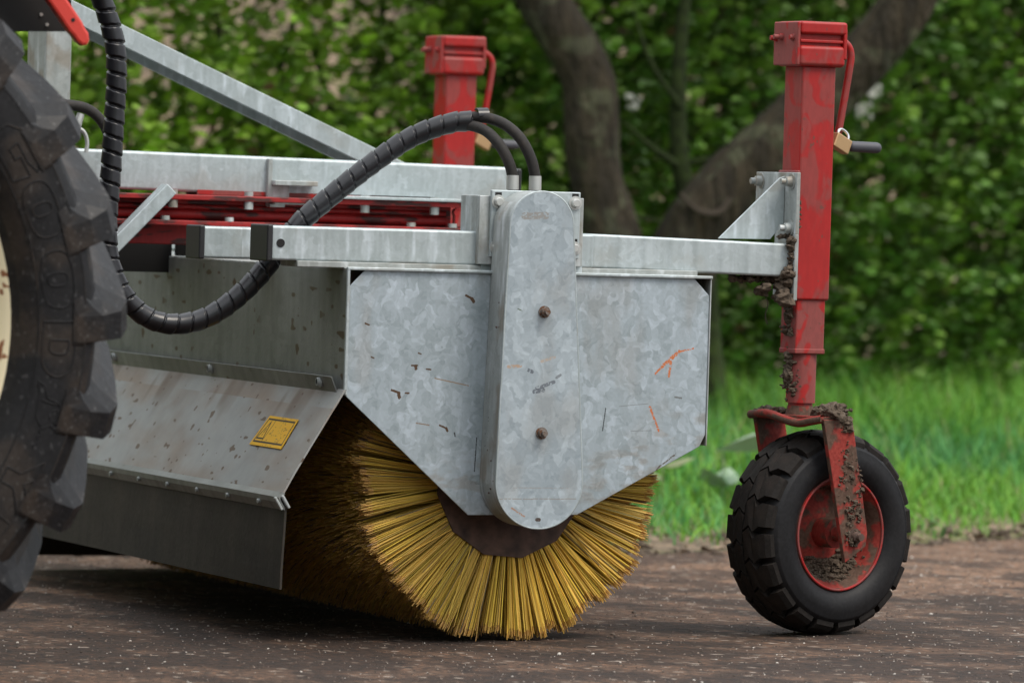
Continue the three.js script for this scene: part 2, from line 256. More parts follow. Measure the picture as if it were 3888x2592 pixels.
// ---------------------------------------------------------------- grass verge
{
  const bl = (bend) => { const P = [], I = []; for (let i = 0; i <= 4; i++) { const t = i / 4, hw = 0.5 * (1 - t * t) + 0.02, z = bend * t * t, y = t * (1 - 0.25 * bend * t); P.push(-hw, y, z, hw, y, z); if (i < 4) { const a = i * 2; I.push(a, a + 1, a + 2, a + 1, a + 3, a + 2); } } const g = new THREE.BufferGeometry(); g.setAttribute('position', new THREE.Float32BufferAttribute(P, 3)); g.setIndex(I); g.computeVertexNormals(); return g; };
  const gm = new THREE.MeshPhysicalMaterial({ color: 0xffffff, roughness: 0.75, transmission: 0.3, thickness: 0, side: THREE.DoubleSide });
  const R = rng(77), o = new THREE.Object3D(), c = new THREE.Color();
  [0.35, 0.8].forEach((bend, b) => {
    const N = 42000, m = instances('verge_grass', bl(bend), gm, scene, N); m.userData.label = b ? 'drooping blades of bright green grass on the verge below the hedge' : 'upright blades of bright green grass on the verge below the hedge'; m.userData.category = 'grass';
    for (let i = 0; i < N; i++) {
      let s, w, p, dens; do { s = mixf(-4.5, 6, R()); w = 0.12 + 3.1 * Math.pow(R(), 0.85); p = at(s, w); dens = fbm(p.x * 2 + 90, p.z * 2 + 90, 4096, 31, 3) - 0.25 + sstep(0.1, 0.7, w) * 0.75; } while (R() > dens);
      const tall = sstep(0.3, 2.6, w), hgt = mixf(0.05, 0.2, tall) * (0.55 + 0.9 * R()) * (0.75 + 0.5 * fbm(p.x * 2.3, p.z * 2.3 + 300, 4096, 33, 2));
      o.position.set(p.x, groundY(p.x, p.z) - 0.01, p.z); o.rotation.set((R() - 0.5) * 0.55, R() * 6.3, (R() - 0.5) * 0.55); o.scale.set(0.004 + 0.004 * R(), hgt, hgt); o.updateMatrix(); m.setMatrixAt(i, o.matrix);
      const q = 0.75 + 0.5 * R(), y = R(), kind = fbm(p.x * 1.4 + 70, p.z * 1.4, 4096, 35, 2) + (R() - 0.5) * 0.4;
      c.setRGB(mixf(0.1, 0.2, y) * q, mixf(0.35, 0.41, y) * q, mixf(0.03, 0.02, y) * q); if (kind > 0.58) c.setRGB(0.075 * q, 0.3 * q, 0.07 * q); if (R() < 0.03) c.setRGB(0.32 * q, 0.28 * q, 0.14 * q); m.setColorAt(i, c);
    }
  });
  // broad-leaved weeds standing in the grass
  const leafG = (len, wid) => { const P = [], I = [], n = 8; for (let i = 0; i <= n; i++) { const t = i / n, hw = wid * Math.sin(Math.PI * Math.pow(t, 0.7)) * 0.5 + 0.002, y = len * t, z = 0.3 * len * t * t; P.push(-hw, y, z + hw * 0.35, 0, y, z, hw, y, z + hw * 0.35); if (i < n) { const a = i * 3; I.push(a, a + 1, a + 3, a + 1, a + 4, a + 3, a + 1, a + 2, a + 4, a + 2, a + 5, a + 4); } } const g = new THREE.BufferGeometry(); g.setAttribute('position', new THREE.Float32BufferAttribute(P, 3)); g.setIndex(I); g.computeVertexNormals(); return g; };
  const weed = (x, z, label, leaves, color) => { const t = thing('broad_leaf_weed', label, 'weed', [x, groundY(x, z), z]), m = new THREE.MeshPhysicalMaterial({ color, roughness: 0.6, transmission: 0.25, thickness: 0, side: THREE.DoubleSide }); for (const [len, wid, ry, rx, h] of leaves) { const l = mesh('leaf', leafG(len, wid), m, t); l.rotation.set(rx, ry, 0, 'YXZ'); l.position.y = h; const st = mesh('stalk', cyl(V(0, 0, 0), V(0, h + 0.01, 0), 0.003, 0.002, 6), m, t); } };
  weed(2.2, -4.12, 'pale grey green dock plant with broad leaves beside the castor wheel', [[0.2, 0.17, 0.35, 0.95, 0.16], [0.12, 0.08, 2.6, 0.9, 0.06], [0.13, 0.08, -0.9, 0.8, 0.05]], lin(0.34, 0.46, 0.32));
  weed(1.98, -4.05, 'small yellowish broad leaved weed behind the broom', [[0.1, 0.07, 1.5, 1.0, 0.12], [0.09, 0.06, 3.6, 0.9, 0.08]], lin(0.24, 0.27, 0.13));
}

// ---------------------------------------------------------------- hedge and trees behind the verge
function leafGeo() { const g = new THREE.BufferGeometry(); g.setAttribute('position', new THREE.Float32BufferAttribute([0, 0, 0, 0.34, 0.07, 0.32, 0, 0, 0.5, -0.34, 0.07, 0.32, 0.26, 0.04, 0.72, -0.26, 0.04, 0.72, 0, -0.06, 1], 3)); g.setIndex([0, 1, 2, 0, 2, 3, 1, 4, 2, 2, 5, 3, 4, 6, 2, 2, 6, 5]); g.computeVertexNormals(); return g; }
M.leaf = new THREE.MeshPhysicalMaterial({ color: 0xffffff, roughness: 0.7, transmission: 0.35, thickness: 0, side: THREE.DoubleSide });
M.bark = mat({ map: scaleTex(tex(512, 512, (u, v) => { const a = fbm(u * 22, v * 7, 7, 900, 5), l = sstep(0.58, 0.72, fbm(u * 9, v * 9, 9, 910, 4)); const k = 0.55 + a * 0.9; return [mixf(56, 76, l) * k, mixf(49, 76, l) * k, mixf(37, 58, l) * k]; }), 0.7), roughness: 0.95, bumpMap: scaleTex(tex(512, 512, (u, v) => { const t = fbm(u * 26, v * 9, 9, 920, 5) * 255; return [t, t, t]; }, false), 0.5), bumpScale: 0.03 });
M.mossBark = mat({ map: scaleTex(tex(256, 256, (u, v) => { const a = fbm(u * 14, v * 14, 14, 930, 5), k = 0.5 + a; return [46 * k, 58 * k, 24 * k]; }), 0.4), roughness: 1 });
M.twig = mat({ color: lin(0.05, 0.038, 0.027), roughness: 0.95 });
const hedge = thing('clipped_hedge', 'long green leafy hedge standing along the back of the grass verge', 'hedge');
const HW = 3.0;                          // its front face, metres behind the road edge
{
  const R = rng(101), o = new THREE.Object3D(), c = new THREE.Color(), N = 250000, m = instances('foliage', leafGeo(), M.leaf, hedge, N); let k = 0;
  const twigs = [], up = V(0, 1, 0);
  while (k < N) {
    const s = mixf(-3.2, 6.2, R()), depth = Math.pow(R(), 1.25) * 0.95, yy = mixf(0.02, 2.7, R()), bulge = 0.16 * (fbm(s * 1.6 + 30, yy * 1.6, 4096, 41, 3) - 0.5);
    const lush = clamp(sstep(1.2, 2.8, s) + 0.45 + 0.5 * sstep(1.0, 0.3, yy), 0, 1), hole = fbm(s * 4.5 + 10, yy * 5 + 60, 4096, 43, 3) * 0.7 + fbm(s * 11, yy * 12, 4096, 46, 2) * 0.3;
    if (hole > 0.49 + 0.26 * lush + (R() - 0.5) * 0.16 || R() > 0.4 + 0.6 * lush) continue;
    const p = at(s, HW + depth + bulge); p.y = groundY(p.x, p.z) + yy;
    const n = 6 + Math.floor(R() * 9), lean = V((R() - 0.5) * 1.4, 0.25 + R() * 0.9, 0).addScaledVector(AWAY, -0.5 - R() * 0.6).normalize(), len = 0.07 + 0.12 * R();
    const tone = 0.5 + 0.65 * R(), yel = clamp(1.15 - lush + (R() - 0.45) * 0.8, 0, 1);
    for (let i = 0; i < n && k < N; i++) {
      const t = (i + R()) / n, q = p.clone().addScaledVector(lean, len * t); q.x += (R() - 0.5) * 0.03; q.y += (R() - 0.5) * 0.03; q.z += (R() - 0.5) * 0.03;
      const sz = (0.03 + 0.026 * R()) * (1 + 0.1 * yel); o.position.copy(q); o.rotation.set(-0.3 + (R() - 0.5) * 1.5, R() * 6.283, (R() - 0.5) * 1.2); o.scale.set(sz * 1.05, sz, sz); o.updateMatrix(); m.setMatrixAt(k, o.matrix);
      const b = tone * (0.75 + 0.5 * R()); c.setRGB(mixf(0.14, 0.36, yel) * b, mixf(0.33, 0.58, yel) * b, mixf(0.035, 0.045, yel) * b); if (R() < 0.015) c.setRGB(0.17, 0.1, 0.045); m.setColorAt(k, c); k++;
    }
    if (R() < 0.22) twigs.push(cyl(p.clone().addScaledVector(lean, -0.12).addScaledVector(AWAY, 0.12), p.clone().addScaledVector(lean, len), 0.0035, 0.0015, 4));
  }
  stuff(mesh('twigs', merge(...twigs), M.twig, hedge));
  for (let i = 0; i < 46; i++) {         // upright stems inside the hedge
    const s = mixf(-4.9, 6.1, (i + R() * 0.8) / 46), w = HW + 0.4 + 0.5 * R(), p = at(s, w), g0 = groundY(p.x, p.z) - 0.05, l = (R() - 0.5) * 0.9;
    const P = [0, 0.35, 0.7, 1].map((t) => { const q = at(s + l * t + (R() - 0.5) * 0.12, w + (R() - 0.5) * 0.2); return [q.x, g0 + 2.6 * t, q.z]; });
    mesh('stem', limb(P, [0.016 + 0.014 * R(), 0.014, 0.01, 0.006], 14, 7, 0.12), R() < 0.4 ? M.mossBark : M.bark, hedge);
  }
  // white blossom on the hedge to the right of the tall red post
  const pet = mat({ color: lin(0.62, 0.62, 0.56), roughness: 0.7, side: THREE.DoubleSide });
  for (const [s, y] of [[3.102, 1.385], [3.188, 1.388], [3.23, 1.544], [3.143, 1.32], [2.155, 1.317]]) {
    const gs = []; for (let i = 0; i < 9; i++) { const g = new THREE.SphereGeometry(0.013, 7, 5); g.scale(1, 0.45, 1); g.rotateX(R() * 3); g.rotateY(R() * 6); g.translate((R() - 0.5) * 0.045, (R() - 0.5) * 0.04, (R() - 0.5) * 0.045); gs.push(g); }
    const p = at(s, HW - 0.12), b = mesh('blossom', merge(...gs), pet, hedge); b.position.set(p.x, y, p.z);
  }
}
{ // the forked tree in front of the hedge
  const t = thing('forked_tree', 'old forked tree with bare dark brown trunks rising in front of the hedge', 'tree'), R = rng(140);
  const root = mesh('trunk', limb([[2.52, -0.02, -5.62], [2.52, 0.25, -5.62], [2.47, 0.6, -5.65], [2.42, 0.9, -5.68], [2.37, 1.08, -5.705], [2.355, 1.24, -5.71], [2.345, 1.38, -5.725], [2.285, 1.5, -5.745], [2.195, 1.64, -5.785], [2.13, 1.95, -5.82], [2.15, 2.5, -5.85], [2.3, 3.4, -5.8]], [0.2, 0.15, 0.13, 0.09, 0.088, 0.085, 0.082, 0.078, 0.072, 0.065, 0.06, 0.04], 70, 22, 0.09), M.bark, t);
  mesh('limb', limb([[2.53, 0.15, -5.62], [2.6, 0.62, -5.61], [2.68, 0.9, -5.6], [2.79, 1.05, -5.56], [2.94, 1.21, -5.5], [3.08, 1.38, -5.46], [3.24, 1.56, -5.4], [3.45, 1.95, -5.35], [3.6, 2.6, -5.3]], [0.13, 0.125, 0.12, 0.105, 0.1, 0.085, 0.07, 0.06, 0.04], 60, 20, 0.1), M.bark, t);
  mesh('limb', limb([[2.62, 0.72, -5.56], [2.6, 0.86, -5.52], [2.61, 0.985, -5.5]], [0.06, 0.05, 0.042], 14, 14, 0.16), M.bark, t);
  mesh('broken_branch', limb([[2.57, 1.02, -5.46], [2.63, 0.965, -5.44], [2.7, 0.965, -5.44], [2.74, 1.01, -5.45]], [0.008, 0.01, 0.012, 0.01], 20, 8, 0.15), M.twig, t);
  const crown = instances('crown', leafGeo(), M.leaf, t, 9000), o = new THREE.Object3D(), c = new THREE.Color();
  for (let i = 0; i < 9000; i++) { const a = R() * 6.28, r = 1.9 * Math.sqrt(R()), q = R() * R(); o.position.set(2.8 + r * Math.cos(a), 2.7 + q * 2.4 + 0.3 * n3(a * 3, r * 3, 4), -5.7 + r * 0.8 * Math.sin(a)); o.rotation.set(R() * 3, R() * 6.3, R() * 3); o.scale.setScalar(0.05 + 0.03 * R()); o.updateMatrix(); crown.setMatrixAt(i, o.matrix); const b = 0.7 + 0.6 * R(); c.setRGB(0.07 * b, 0.17 * b, 0.03 * b); crown.setColorAt(i, c); }
}
{ // unseen wood added on the camera's side to cut low sky light
  const R = rng(160), N = 14000, m = instances('added_woodland', leafGeo(), M.leaf, scene, N), o = new THREE.Object3D(), c = new THREE.Color(); m.userData.label = 'unseen leafy wood added across the lane to block low sky light'; m.userData.category = 'wood';
  for (let i = 0; i < N; i++) { const a = mixf(-0.2, 2.9, R()), r = 17 + 3 * R(), y = 7.5 * R() * (0.8 + 0.4 * fbm(a * 6, 1, 4096, 51, 3)); o.position.set(-2 - r * Math.sin(a) * 0.95, y, 0.5 + r * Math.cos(a)); o.rotation.set(R() * 3, R() * 6.3, R() * 3); o.scale.setScalar(0.3 + 0.25 * R()); o.updateMatrix(); m.setMatrixAt(i, o.matrix); const b = 0.6 + 0.6 * R(); c.setRGB(0.08 * b, 0.19 * b, 0.03 * b); m.setColorAt(i, c); }
}
{ // the mossy little tree between the two trunks
  const t = thing('mossy_shrub', 'thin moss covered shrub growing between the trunks of the forked tree', 'shrub'), R = rng(150);
  mesh('stem', limb([[2.92, 0.1, -5.95], [2.9, 0.5, -6.0], [2.86, 0.85, -6.0], [2.8, 1.05, -6.0], [2.78, 1.25, -6.02], [2.79, 1.5, -6.05], [2.84, 1.8, -6.1]], [0.06, 0.055, 0.045, 0.035, 0.03, 0.025, 0.015], 34, 10, 0.2), M.mossBark, t);
  for (const [a, b, c2, d] of [[[2.86, 0.85, -6.0], [2.95, 1.02, -5.98], [3.02, 1.15, -5.96], 0.024], [[2.8, 1.1, -6], [2.68, 1.16, -5.96], [2.56, 1.25, -5.95], 0.013], [[2.79, 1.12, -6], [2.9, 1.14, -5.96], [3.05, 1.12, -5.9], 0.013], [[2.86, 0.9, -6], [2.7, 0.93, -5.97], [2.5, 0.97, -5.95], 0.01], [[2.78, 1.3, -6], [2.66, 1.45, -5.98], [2.6, 1.62, -6], 0.012]]) mesh('branch', limb([a, b, c2], [d, d * 0.8, d * 0.4], 12, 7, 0.2), M.mossBark, t);
}

// ---------------------------------------------------------------- the sweeper (x: along the end plate, z: along the broom axis)
const sweeper = thing('road_sweeper', 'galvanised tractor road sweeper with big yellow rotary broom and red castor posts', 'road sweeper');
const ZB = -2.58;                        // far end of the hood
const add = (n, g, m, p = sweeper) => mesh(n, g, m, p);
const NX = V(1, 0, 0), NY = V(0, 1, 0), NZ = V(0, 0, 1);
{ // hood: folded sheet with left wall, top and right wall
  add('hood_side', box(-0.391, -0.388, 0.548, 0.826, ZB, 0.004, 0.001), M.hood);
  const topP = add('hood_top', box(-0.391, 0.474, 0.826, 0.83, ZB, 0.006, 0.0015), M.galvDull);
  add('edge_fold', merge(box(-0.3935, -0.3865, 0.56, 0.829, 0.0, 0.008, 0.002), box(-0.3935, 0.4745, 0.825, 0.832, 0.0, 0.0085, 0.002)), M.galv, topP);
  add('hood_side', box(0.471, 0.474, 0.45, 0.826, ZB, 0.003, 0.001), M.galvDull);
  // end plate with its corners cut away
  const poly = [[-0.3865, 0.547], [-0.092, 0.288], [0.167, 0.291], [0.457, 0.448], [0.4705, 0.475], [0.4705, 0.787], [0.432, 0.826], [-0.35, 0.826], [-0.3865, 0.788]];
  const strokes = []; const S = (x0, y0, x1, y1, w, c, rag = 0.4) => strokes.push([x0, y0, x1, y1, w, c, rag]);
  const OR = [206, 120, 74], BR = [88, 66, 48], DK = [70, 74, 76];
  S(0.345, 0.61, 0.385, 0.65, 0.0022, OR, 0.8); S(0.36, 0.625, 0.40, 0.66, 0.004, OR, 0.9); S(0.40, 0.66, 0.435, 0.668, 0.0018, OR, 0.8); S(0.378, 0.605, 0.382, 0.64, 0.003, OR, 0.8); S(0.334, 0.535, 0.357, 0.482, 0.0025, OR, 0.8);
  S(-0.112, 0.775, -0.098, 0.768, 0.0025, BR); S(-0.098, 0.768, -0.094, 0.762, 0.004, BR); S(-0.28, 0.562, -0.262, 0.556, 0.0028, BR); S(-0.264, 0.556, -0.262, 0.546, 0.004, BR); S(-0.248, 0.556, -0.24, 0.556, 0.002, BR); S(-0.235, 0.617, -0.222, 0.618, 0.0018, BR); S(-0.226, 0.616, -0.225, 0.61, 0.0034, BR); S(-0.2, 0.61, -0.19, 0.609, 0.0018, BR); S(-0.346, 0.708, -0.338, 0.705, 0.002, BR); S(-0.22, 0.645, -0.214, 0.643, 0.0016, BR); S(-0.165, 0.486, -0.15, 0.48, 0.002, BR); S(-0.15, 0.48, -0.147, 0.474, 0.0028, BR); S(-0.33, 0.634, -0.324, 0.632, 0.0015, BR); S(-0.18, 0.59, -0.1, 0.575, 0.0012, [150, 128, 104]); S(-0.22, 0.49, -0.19, 0.486, 0.0012, [140, 118, 98]);
  S(0.228, 0.53, 0.222, 0.48, 0.0012, DK); S(-0.077, 0.46, -0.08, 0.385, 0.0012, DK); S(0.26, 0.535, 0.33, 0.542, 0.0009, [140, 146, 148]); S(0.29, 0.48, 0.34, 0.482, 0.0009, [140, 146, 148]); S(-0.01, 0.6, -0.012, 0.59, 0.002, DK); S(0.394, 0.558, 0.41, 0.556, 0.002, [120, 124, 124]); S(-0.13, 0.47, -0.128, 0.462, 0.0015, DK); S(0.36, 0.4, 0.4, 0.43, 0.0016, [100, 92, 84], 1); S(0.352, 0.39, 0.362, 0.404, 0.0014, [100, 92, 84], 1);
  const PX0 = -0.42, PY0 = 0.26, PS = 0.92;
  const map = tex(1536, 1024, (u, v) => {
    const x = PX0 + u * PS, y = PY0 + v * PS * 2 / 3, uu = u, vv = v * 2 / 3;
    let t = galvTone(uu, vv, 52, 7) + (fbm(uu * 80, vv * 8, 80, 95, 3) - 0.5) * 12;
    const drip = sstep(0.72, 0.95, y + 0.05 * fbm(uu * 40, 1, 40, 96, 2)) * (fbm(uu * 46, vv * 5, 46, 97, 3) - 0.45) * 46; t += drip;
    const d = sstep(0.55, 0.8, fbm(uu * 12, vv * 5, 12, 98, 5)) * 0.22, foul = sstep(0.44, 0.36, y - 0.5 * Math.max(0, x - 0.167) ) * sstep(0.45, 0.75, fbm(uu * 26, vv * 60, 60, 99, 4)) * 0.4;
    let c = [168 + t, 180 + t, 187 + t * 1.1]; const k = Math.max(d, foul); c = [mixf(c[0], 138, k), mixf(c[1], 128, k), mixf(c[2], 116, k)];
    for (const [x0, y0, x1, y1, w, col, rag] of strokes) {
      if (x < Math.min(x0, x1) - 0.012 || x > Math.max(x0, x1) + 0.012 || y < Math.min(y0, y1) - 0.012 || y > Math.max(y0, y1) + 0.012) continue;
      const dx = x1 - x0, dy = y1 - y0, q = clamp(((x - x0) * dx + (y - y0) * dy) / (dx * dx + dy * dy), 0, 1), e = Math.hypot(x - x0 - dx * q, y - y0 - dy * q), n = fbm(x * 400 + 300, y * 400 + 300, 4096, 44, 2);
      if (e < w * (1 - rag * 0.7 + rag * 1.2 * n) && n > rag * 0.42) c = col;
    }
    return c;
  });
  map.repeat.set(1, 1);
  const g = prism(poly, -0.004, 0, 0.0012), p = g.attributes.position, uv = new Float32Array(p.count * 2);
  for (let i = 0; i < p.count; i++) { uv[2 * i] = (p.getX(i) - PX0) / PS; uv[2 * i + 1] = (p.getY(i) - PY0) / (PS * 2 / 3); }
  g.setAttribute('uv', new THREE.BufferAttribute(uv, 2));
  const pb = galvBump.clone(); pb.repeat.set(1.5, 1); pb.needsUpdate = true;
  const plateMat = mat({ map, bumpMap: pb, bumpScale: 0.0016, roughness: 0.48, metalness: 0.3 });
  const plate = mesh('end_plate', g, plateMat, sweeper, true);
  add('weld_seam', limb([[-0.387, 0.79, 0.002], [-0.388, 0.7, 0.002], [-0.388, 0.55, 0.002]], [0.004, 0.0035, 0.004], 60, 7, 0.25, 90), M.galv, plate);
  add('weld_seam', limb([[-0.345, 0.8285, 0.002], [0, 0.8285, 0.002], [0.43, 0.8285, 0.002]], [0.004, 0.0035, 0.004], 160, 7, 0.25, 90), M.galv, plate);
  const far = poly.map(([x, y]) => [x, y]); add('end_plate', prism(far, ZB, ZB + 0.004, 0.001), M.galvDull);
  add('side_skirt', prism([[-0.382, 0.6], [-0.385, 0.03], [0.02, 0.03], [0.2, 0.3]], ZB - 0.008, ZB - 0.002, 0.001), M.flap);
  // cover of the chain drive: two round ends joined by straight sides
  const c1 = V(0.022, 0.936, 0), r1 = 0.074, c2 = V(0.034, 0.367, 0), r2 = 0.1015, pts = [], a0 = Math.asin((r2 - r1) / c1.distanceTo(c2)), ax = Math.atan2(c1.y - c2.y, c1.x - c2.x);
  for (let i = 0; i <= 30; i++) { const a = ax - Math.PI / 2 + a0 * -1 + (Math.PI + 2 * a0) * i / 30; pts.push([c1.x + r1 * Math.cos(ax - Math.PI / 2 + a0 + (Math.PI - 2 * a0) * i / 30), c1.y + r1 * Math.sin(ax - Math.PI / 2 + a0 + (Math.PI - 2 * a0) * i / 30)]); }
  for (let i = 0; i <= 36; i++) { const a = ax + Math.PI / 2 - a0 + (Math.PI + 2 * a0) * i / 36; pts.push([c2.x + r2 * Math.cos(a), c2.y + r2 * Math.sin(a)]); }
  const band = add('drive_cover', prism(pts, 0.001, 0.108, 0), M.galvDull);
  const cg = prism(pts.map(([x, y]) => [x, y]), 0.1065, 0.1105, 0.0015), cp = cg.attributes.position, cuv = new Float32Array(cp.count * 2);
  const PX1 = -0.09;
  for (let i = 0; i < cp.count; i++) { cuv[2 * i] = (cp.getX(i) + 0.75) / PS; cuv[2 * i + 1] = (cp.getY(i) - 0.24) / (0.82); }
  cg.setAttribute('uv', new THREE.BufferAttribute(cuv, 2));
  const st2 = []; const T = (x0, y0, x1, y1, w, c) => st2.push([x0, y0, x1, y1, w, c]);
  T(-0.02, 0.955, 0.03, 0.957, 0.008, [150, 146, 140]); T(0.02, 0.575, 0.06, 0.59, 0.004, [104, 110, 118]); T(0.015, 0.568, 0.035, 0.572, 0.005, [98, 104, 112]); T(0.066, 0.6, 0.075, 0.606, 0.003, [120, 126, 130]); T(0.0, 0.615, 0.008, 0.612, 0.004, [92, 98, 106]); T(-0.048, 0.622, -0.02, 0.624, 0.0035, [188, 156, 130]); T(0.03, 0.635, 0.06, 0.645, 0.003, [186, 168, 152]); T(-0.06, 0.33, 0.12, 0.332, 0.0012, [150, 146, 140]); T(-0.03, 0.355, 0.1, 0.356, 0.001, [158, 156, 152]); T(-0.03, 0.75, -0.02, 0.746, 0.0012, [76, 92, 70]); T(0.03, 0.285, 0.035, 0.285, 0.004, [60, 42, 32]); T(-0.03, 0.31, 0.0, 0.292, 0.0018, [176, 128, 100]);
  const cmap = tex(768, 1024, (u, v) => {
    const x = u * PS - 0.75, y = 0.24 + v * 0.82; let t = galvTone(u, v * 0.89, 52, 77); const d = sstep(0.5, 0.8, fbm(u * 14, v * 6, 14, 78, 5)) * 0.25; let c = [mixf(168 + t, 146, d), mixf(180 + t, 140, d), mixf(187 + t, 132, d)];
    for (const [x0, y0, x1, y1, w, col] of st2) { const dx = x1 - x0, dy = y1 - y0, q = clamp(((x - x0) * dx + (y - y0) * dy) / (dx * dx + dy * dy + 1e-9), 0, 1), e = Math.hypot(x - x0 - dx * q, y - y0 - dy * q); if (e < w) { const n = fbm(x * 300 + 300, y * 300 + 300, 4096, 45, 2); if (n > 0.36) c = c.map((b, i) => mixf(b, col[i], 0.8)); } }
    return c;
  });
  mesh('cover_face', cg, mat({ map: cmap, bumpMap: pb, bumpScale: 0.0014, roughness: 0.48, metalness: 0.3 }), band, true);
  const rim = curve(pts.concat([pts[0]]).map(([x, y]) => [x, y, 0.1085])); add('weld_bead', new THREE.TubeGeometry(rim, 260, 0.0026, 6, false), M.galv, band);
  for (const [x, y] of [[0.033, 0.745], [0.035, 0.477]]) add('stud', merge(cyl(V(x, y, 0.11), V(x, y, 0.113), 0.0135, 0.0135, 20), cyl(V(x, y, 0.113), V(x, y, 0.124), 0.0105, 0.01, 6), cyl(V(x, y, 0.12), V(x + 0.001, y, 0.134), 0.007, 0.0062, 14)), M.steel, band);
  // thrown mud on the side of the cover and on the end plate
  const R = rng(8), sp = [];
  for (let i = 0; i < 60; i++) { const y = mixf(0.3, 0.85, R()), t = (y - 0.367) / (0.936 - 0.367), x = mixf(-0.0665, -0.051, clamp(t, 0, 1)), z = 0.015 + 0.085 * R(); if (y > 0.34) sp.push([x, y, z, 0.0006, 0.001, 0.001, 1, 0.0013 + 0.0032 * R() * R()]); }
  stuff(add('mud_spatter', mudGeo(sp, 9), M.rust, band));
}
{ // lift pockets, motor bracket and beams on top of the hood
  const tubeN = add('lift_tube', merge(box(-0.56, 0.2, 0.842, 0.918, -0.15, -0.03, 0.006)), M.galv);
  add('end_cap', box(-0.57, -0.556, 0.8395, 0.9205, -0.1525, -0.0275, 0.004), M.black, tubeN);
  add('pin_hole', cyl(V(-0.538, 0.88, -0.034), V(-0.538, 0.88, -0.0285), 0.0095, 0.0095, 24), M.blackMatt, tubeN);
  add('tube_foot', box(-0.5, 0.45, 0.829, 0.8425, -0.145, -0.024, 0.002), M.galvDull, tubeN);
  const tube2 = add('lift_tube', box(-0.56, 0.35, 0.837, 0.909, -0.63, -0.53, 0.006), M.galv); add('end_cap', box(-0.57, -0.556, 0.8345, 0.9115, -0.6325, -0.5275, 0.004), M.black, tube2);
  for (const z of [-1.9, -2.3]) { const t = add('lift_tube', box(-0.56, z < -2 ? 0.2 : 0.35, 0.84, 0.916, z - 0.05, z + 0.05, 0.006), M.galv); add('end_cap', box(-0.6, -0.556, 0.836, 0.92, z - 0.054, z + 0.054, 0.006), M.black, t); }
  for (const [z, n] of [[-0.09, 0], [-2.48, 1]]) { // arms that carry the castor posts
    const arm = add('castor_arm', bar(V(n ? -0.1 : 0.19, 0.8815, z), V(0.683, 0.8713, z), 0.076, 0.1, 0.006), M.galv);
    if (n) add('arm_mount', box(0.0, 0.3, 0.829, 0.9, z - 0.03, ZB + 0.06), M.galvDull, arm);
    const fl = add('flange_plate', merge(box(0.6825, 0.692, 0.93, 1.071, z - 0.17, z + 0.072, 0.002), box(0.6825, 0.692, 0.781, 0.9305, z - 0.05, z + 0.072, 0.002)), M.galvDull);
    for (const [y, dz] of [[1.05, -0.135], [1.05, 0.045], [0.945, 0.045]]) { const p = V(0.6825, y, z + dz); add('bolt', merge(boltGeo(p, V(-1, 0, 0), 0.0135, 0.013), cyl(p, p.clone().add(V(-0.028, 0, 0)), 0.0075, 0.007, 12)), M.galvDull, fl); }
    add('gusset', prism([[0.524, 0.9165], [0.67, 1.058], [0.6815, 1.062], [0.6815, 0.955], [0.65, 0.918]], z - 0.004, z + 0.004, 0.001), M.galv, arm);
    stuff(add('mud', mudGeo(n ? [[0.66, 0.82, z, 0.04, 0.012, 0.04, 16, 0.016]] : [[0.672, 0.825, -0.055, 0.022, 0.02, 0.03, 34, 0.014], [0.6, 0.828, -0.09, 0.06, 0.006, 0.035, 16, 0.012], [0.683, 0.9, -0.035, 0.01, 0.05, 0.02, 34, 0.009], [0.668, 0.79, -0.05, 0.018, 0.016, 0.03, 26, 0.015], [0.63, 0.802, -0.07, 0.02, 0.012, 0.03, 12, 0.013], [0.675, 0.84, -0.03, 0.012, 0.02, 0.01, 16, 0.011], [0.67, 0.925, -0.06, 0.03, 0.003, 0.02, 10, 0.006], [0.696, 0.975, -0.03, 0.002, 0.05, 0.012, 10, 0.005]], 33 + n), M.mud, arm));
    add('root', pipe([[0.635, 0.79, z + 0.02], [0.64, 0.77, z + 0.025], [0.636, 0.745, z + 0.022], [0.64, 0.725, z + 0.026]], 0.0012, 12, 5), M.twig, arm);
  }
  const br = add('motor_bracket', merge(box(-0.082, 0.166, 0.845, 0.998, -0.022, -0.012, 0.002), box(-0.082, -0.074, 0.845, 0.998, -0.135, -0.022, 0.002), box(0.158, 0.166, 0.845, 0.998, -0.135, -0.022, 0.002)), M.galvDull);
  add('bracket_foot', box(-0.07, 0.17, 0.83, 0.9, -0.0285, -0.0225, 0.001), M.galv, br);
  const mp = add('motor_plate', box(-0.058, 0.154, 0.862, 1.011, -0.012, -0.001, 0.0025), M.galv);
  for (const [x, y] of [[-0.042, 0.985], [-0.044, 0.884], [0.141, 0.987], [0.141, 0.886]]) { add('bolt', boltGeo(V(x, y, -0.001), NZ, 0.0115, 0.008), M.zinc, mp); add('slot', box(x - 0.008, x + 0.008, y + 0.004, y + 0.021, -0.0025, -0.0004, 0.0009), M.blackMatt, mp); }
  add('hydraulic_motor', merge(cyl(V(0.05, 0.95, -0.22), V(0.05, 0.95, -0.025), 0.045, 0.045, 24), box(-0.0, 0.11, 0.93, 1.0, -0.13, -0.06, 0.006)), M.blackMatt, br);
}
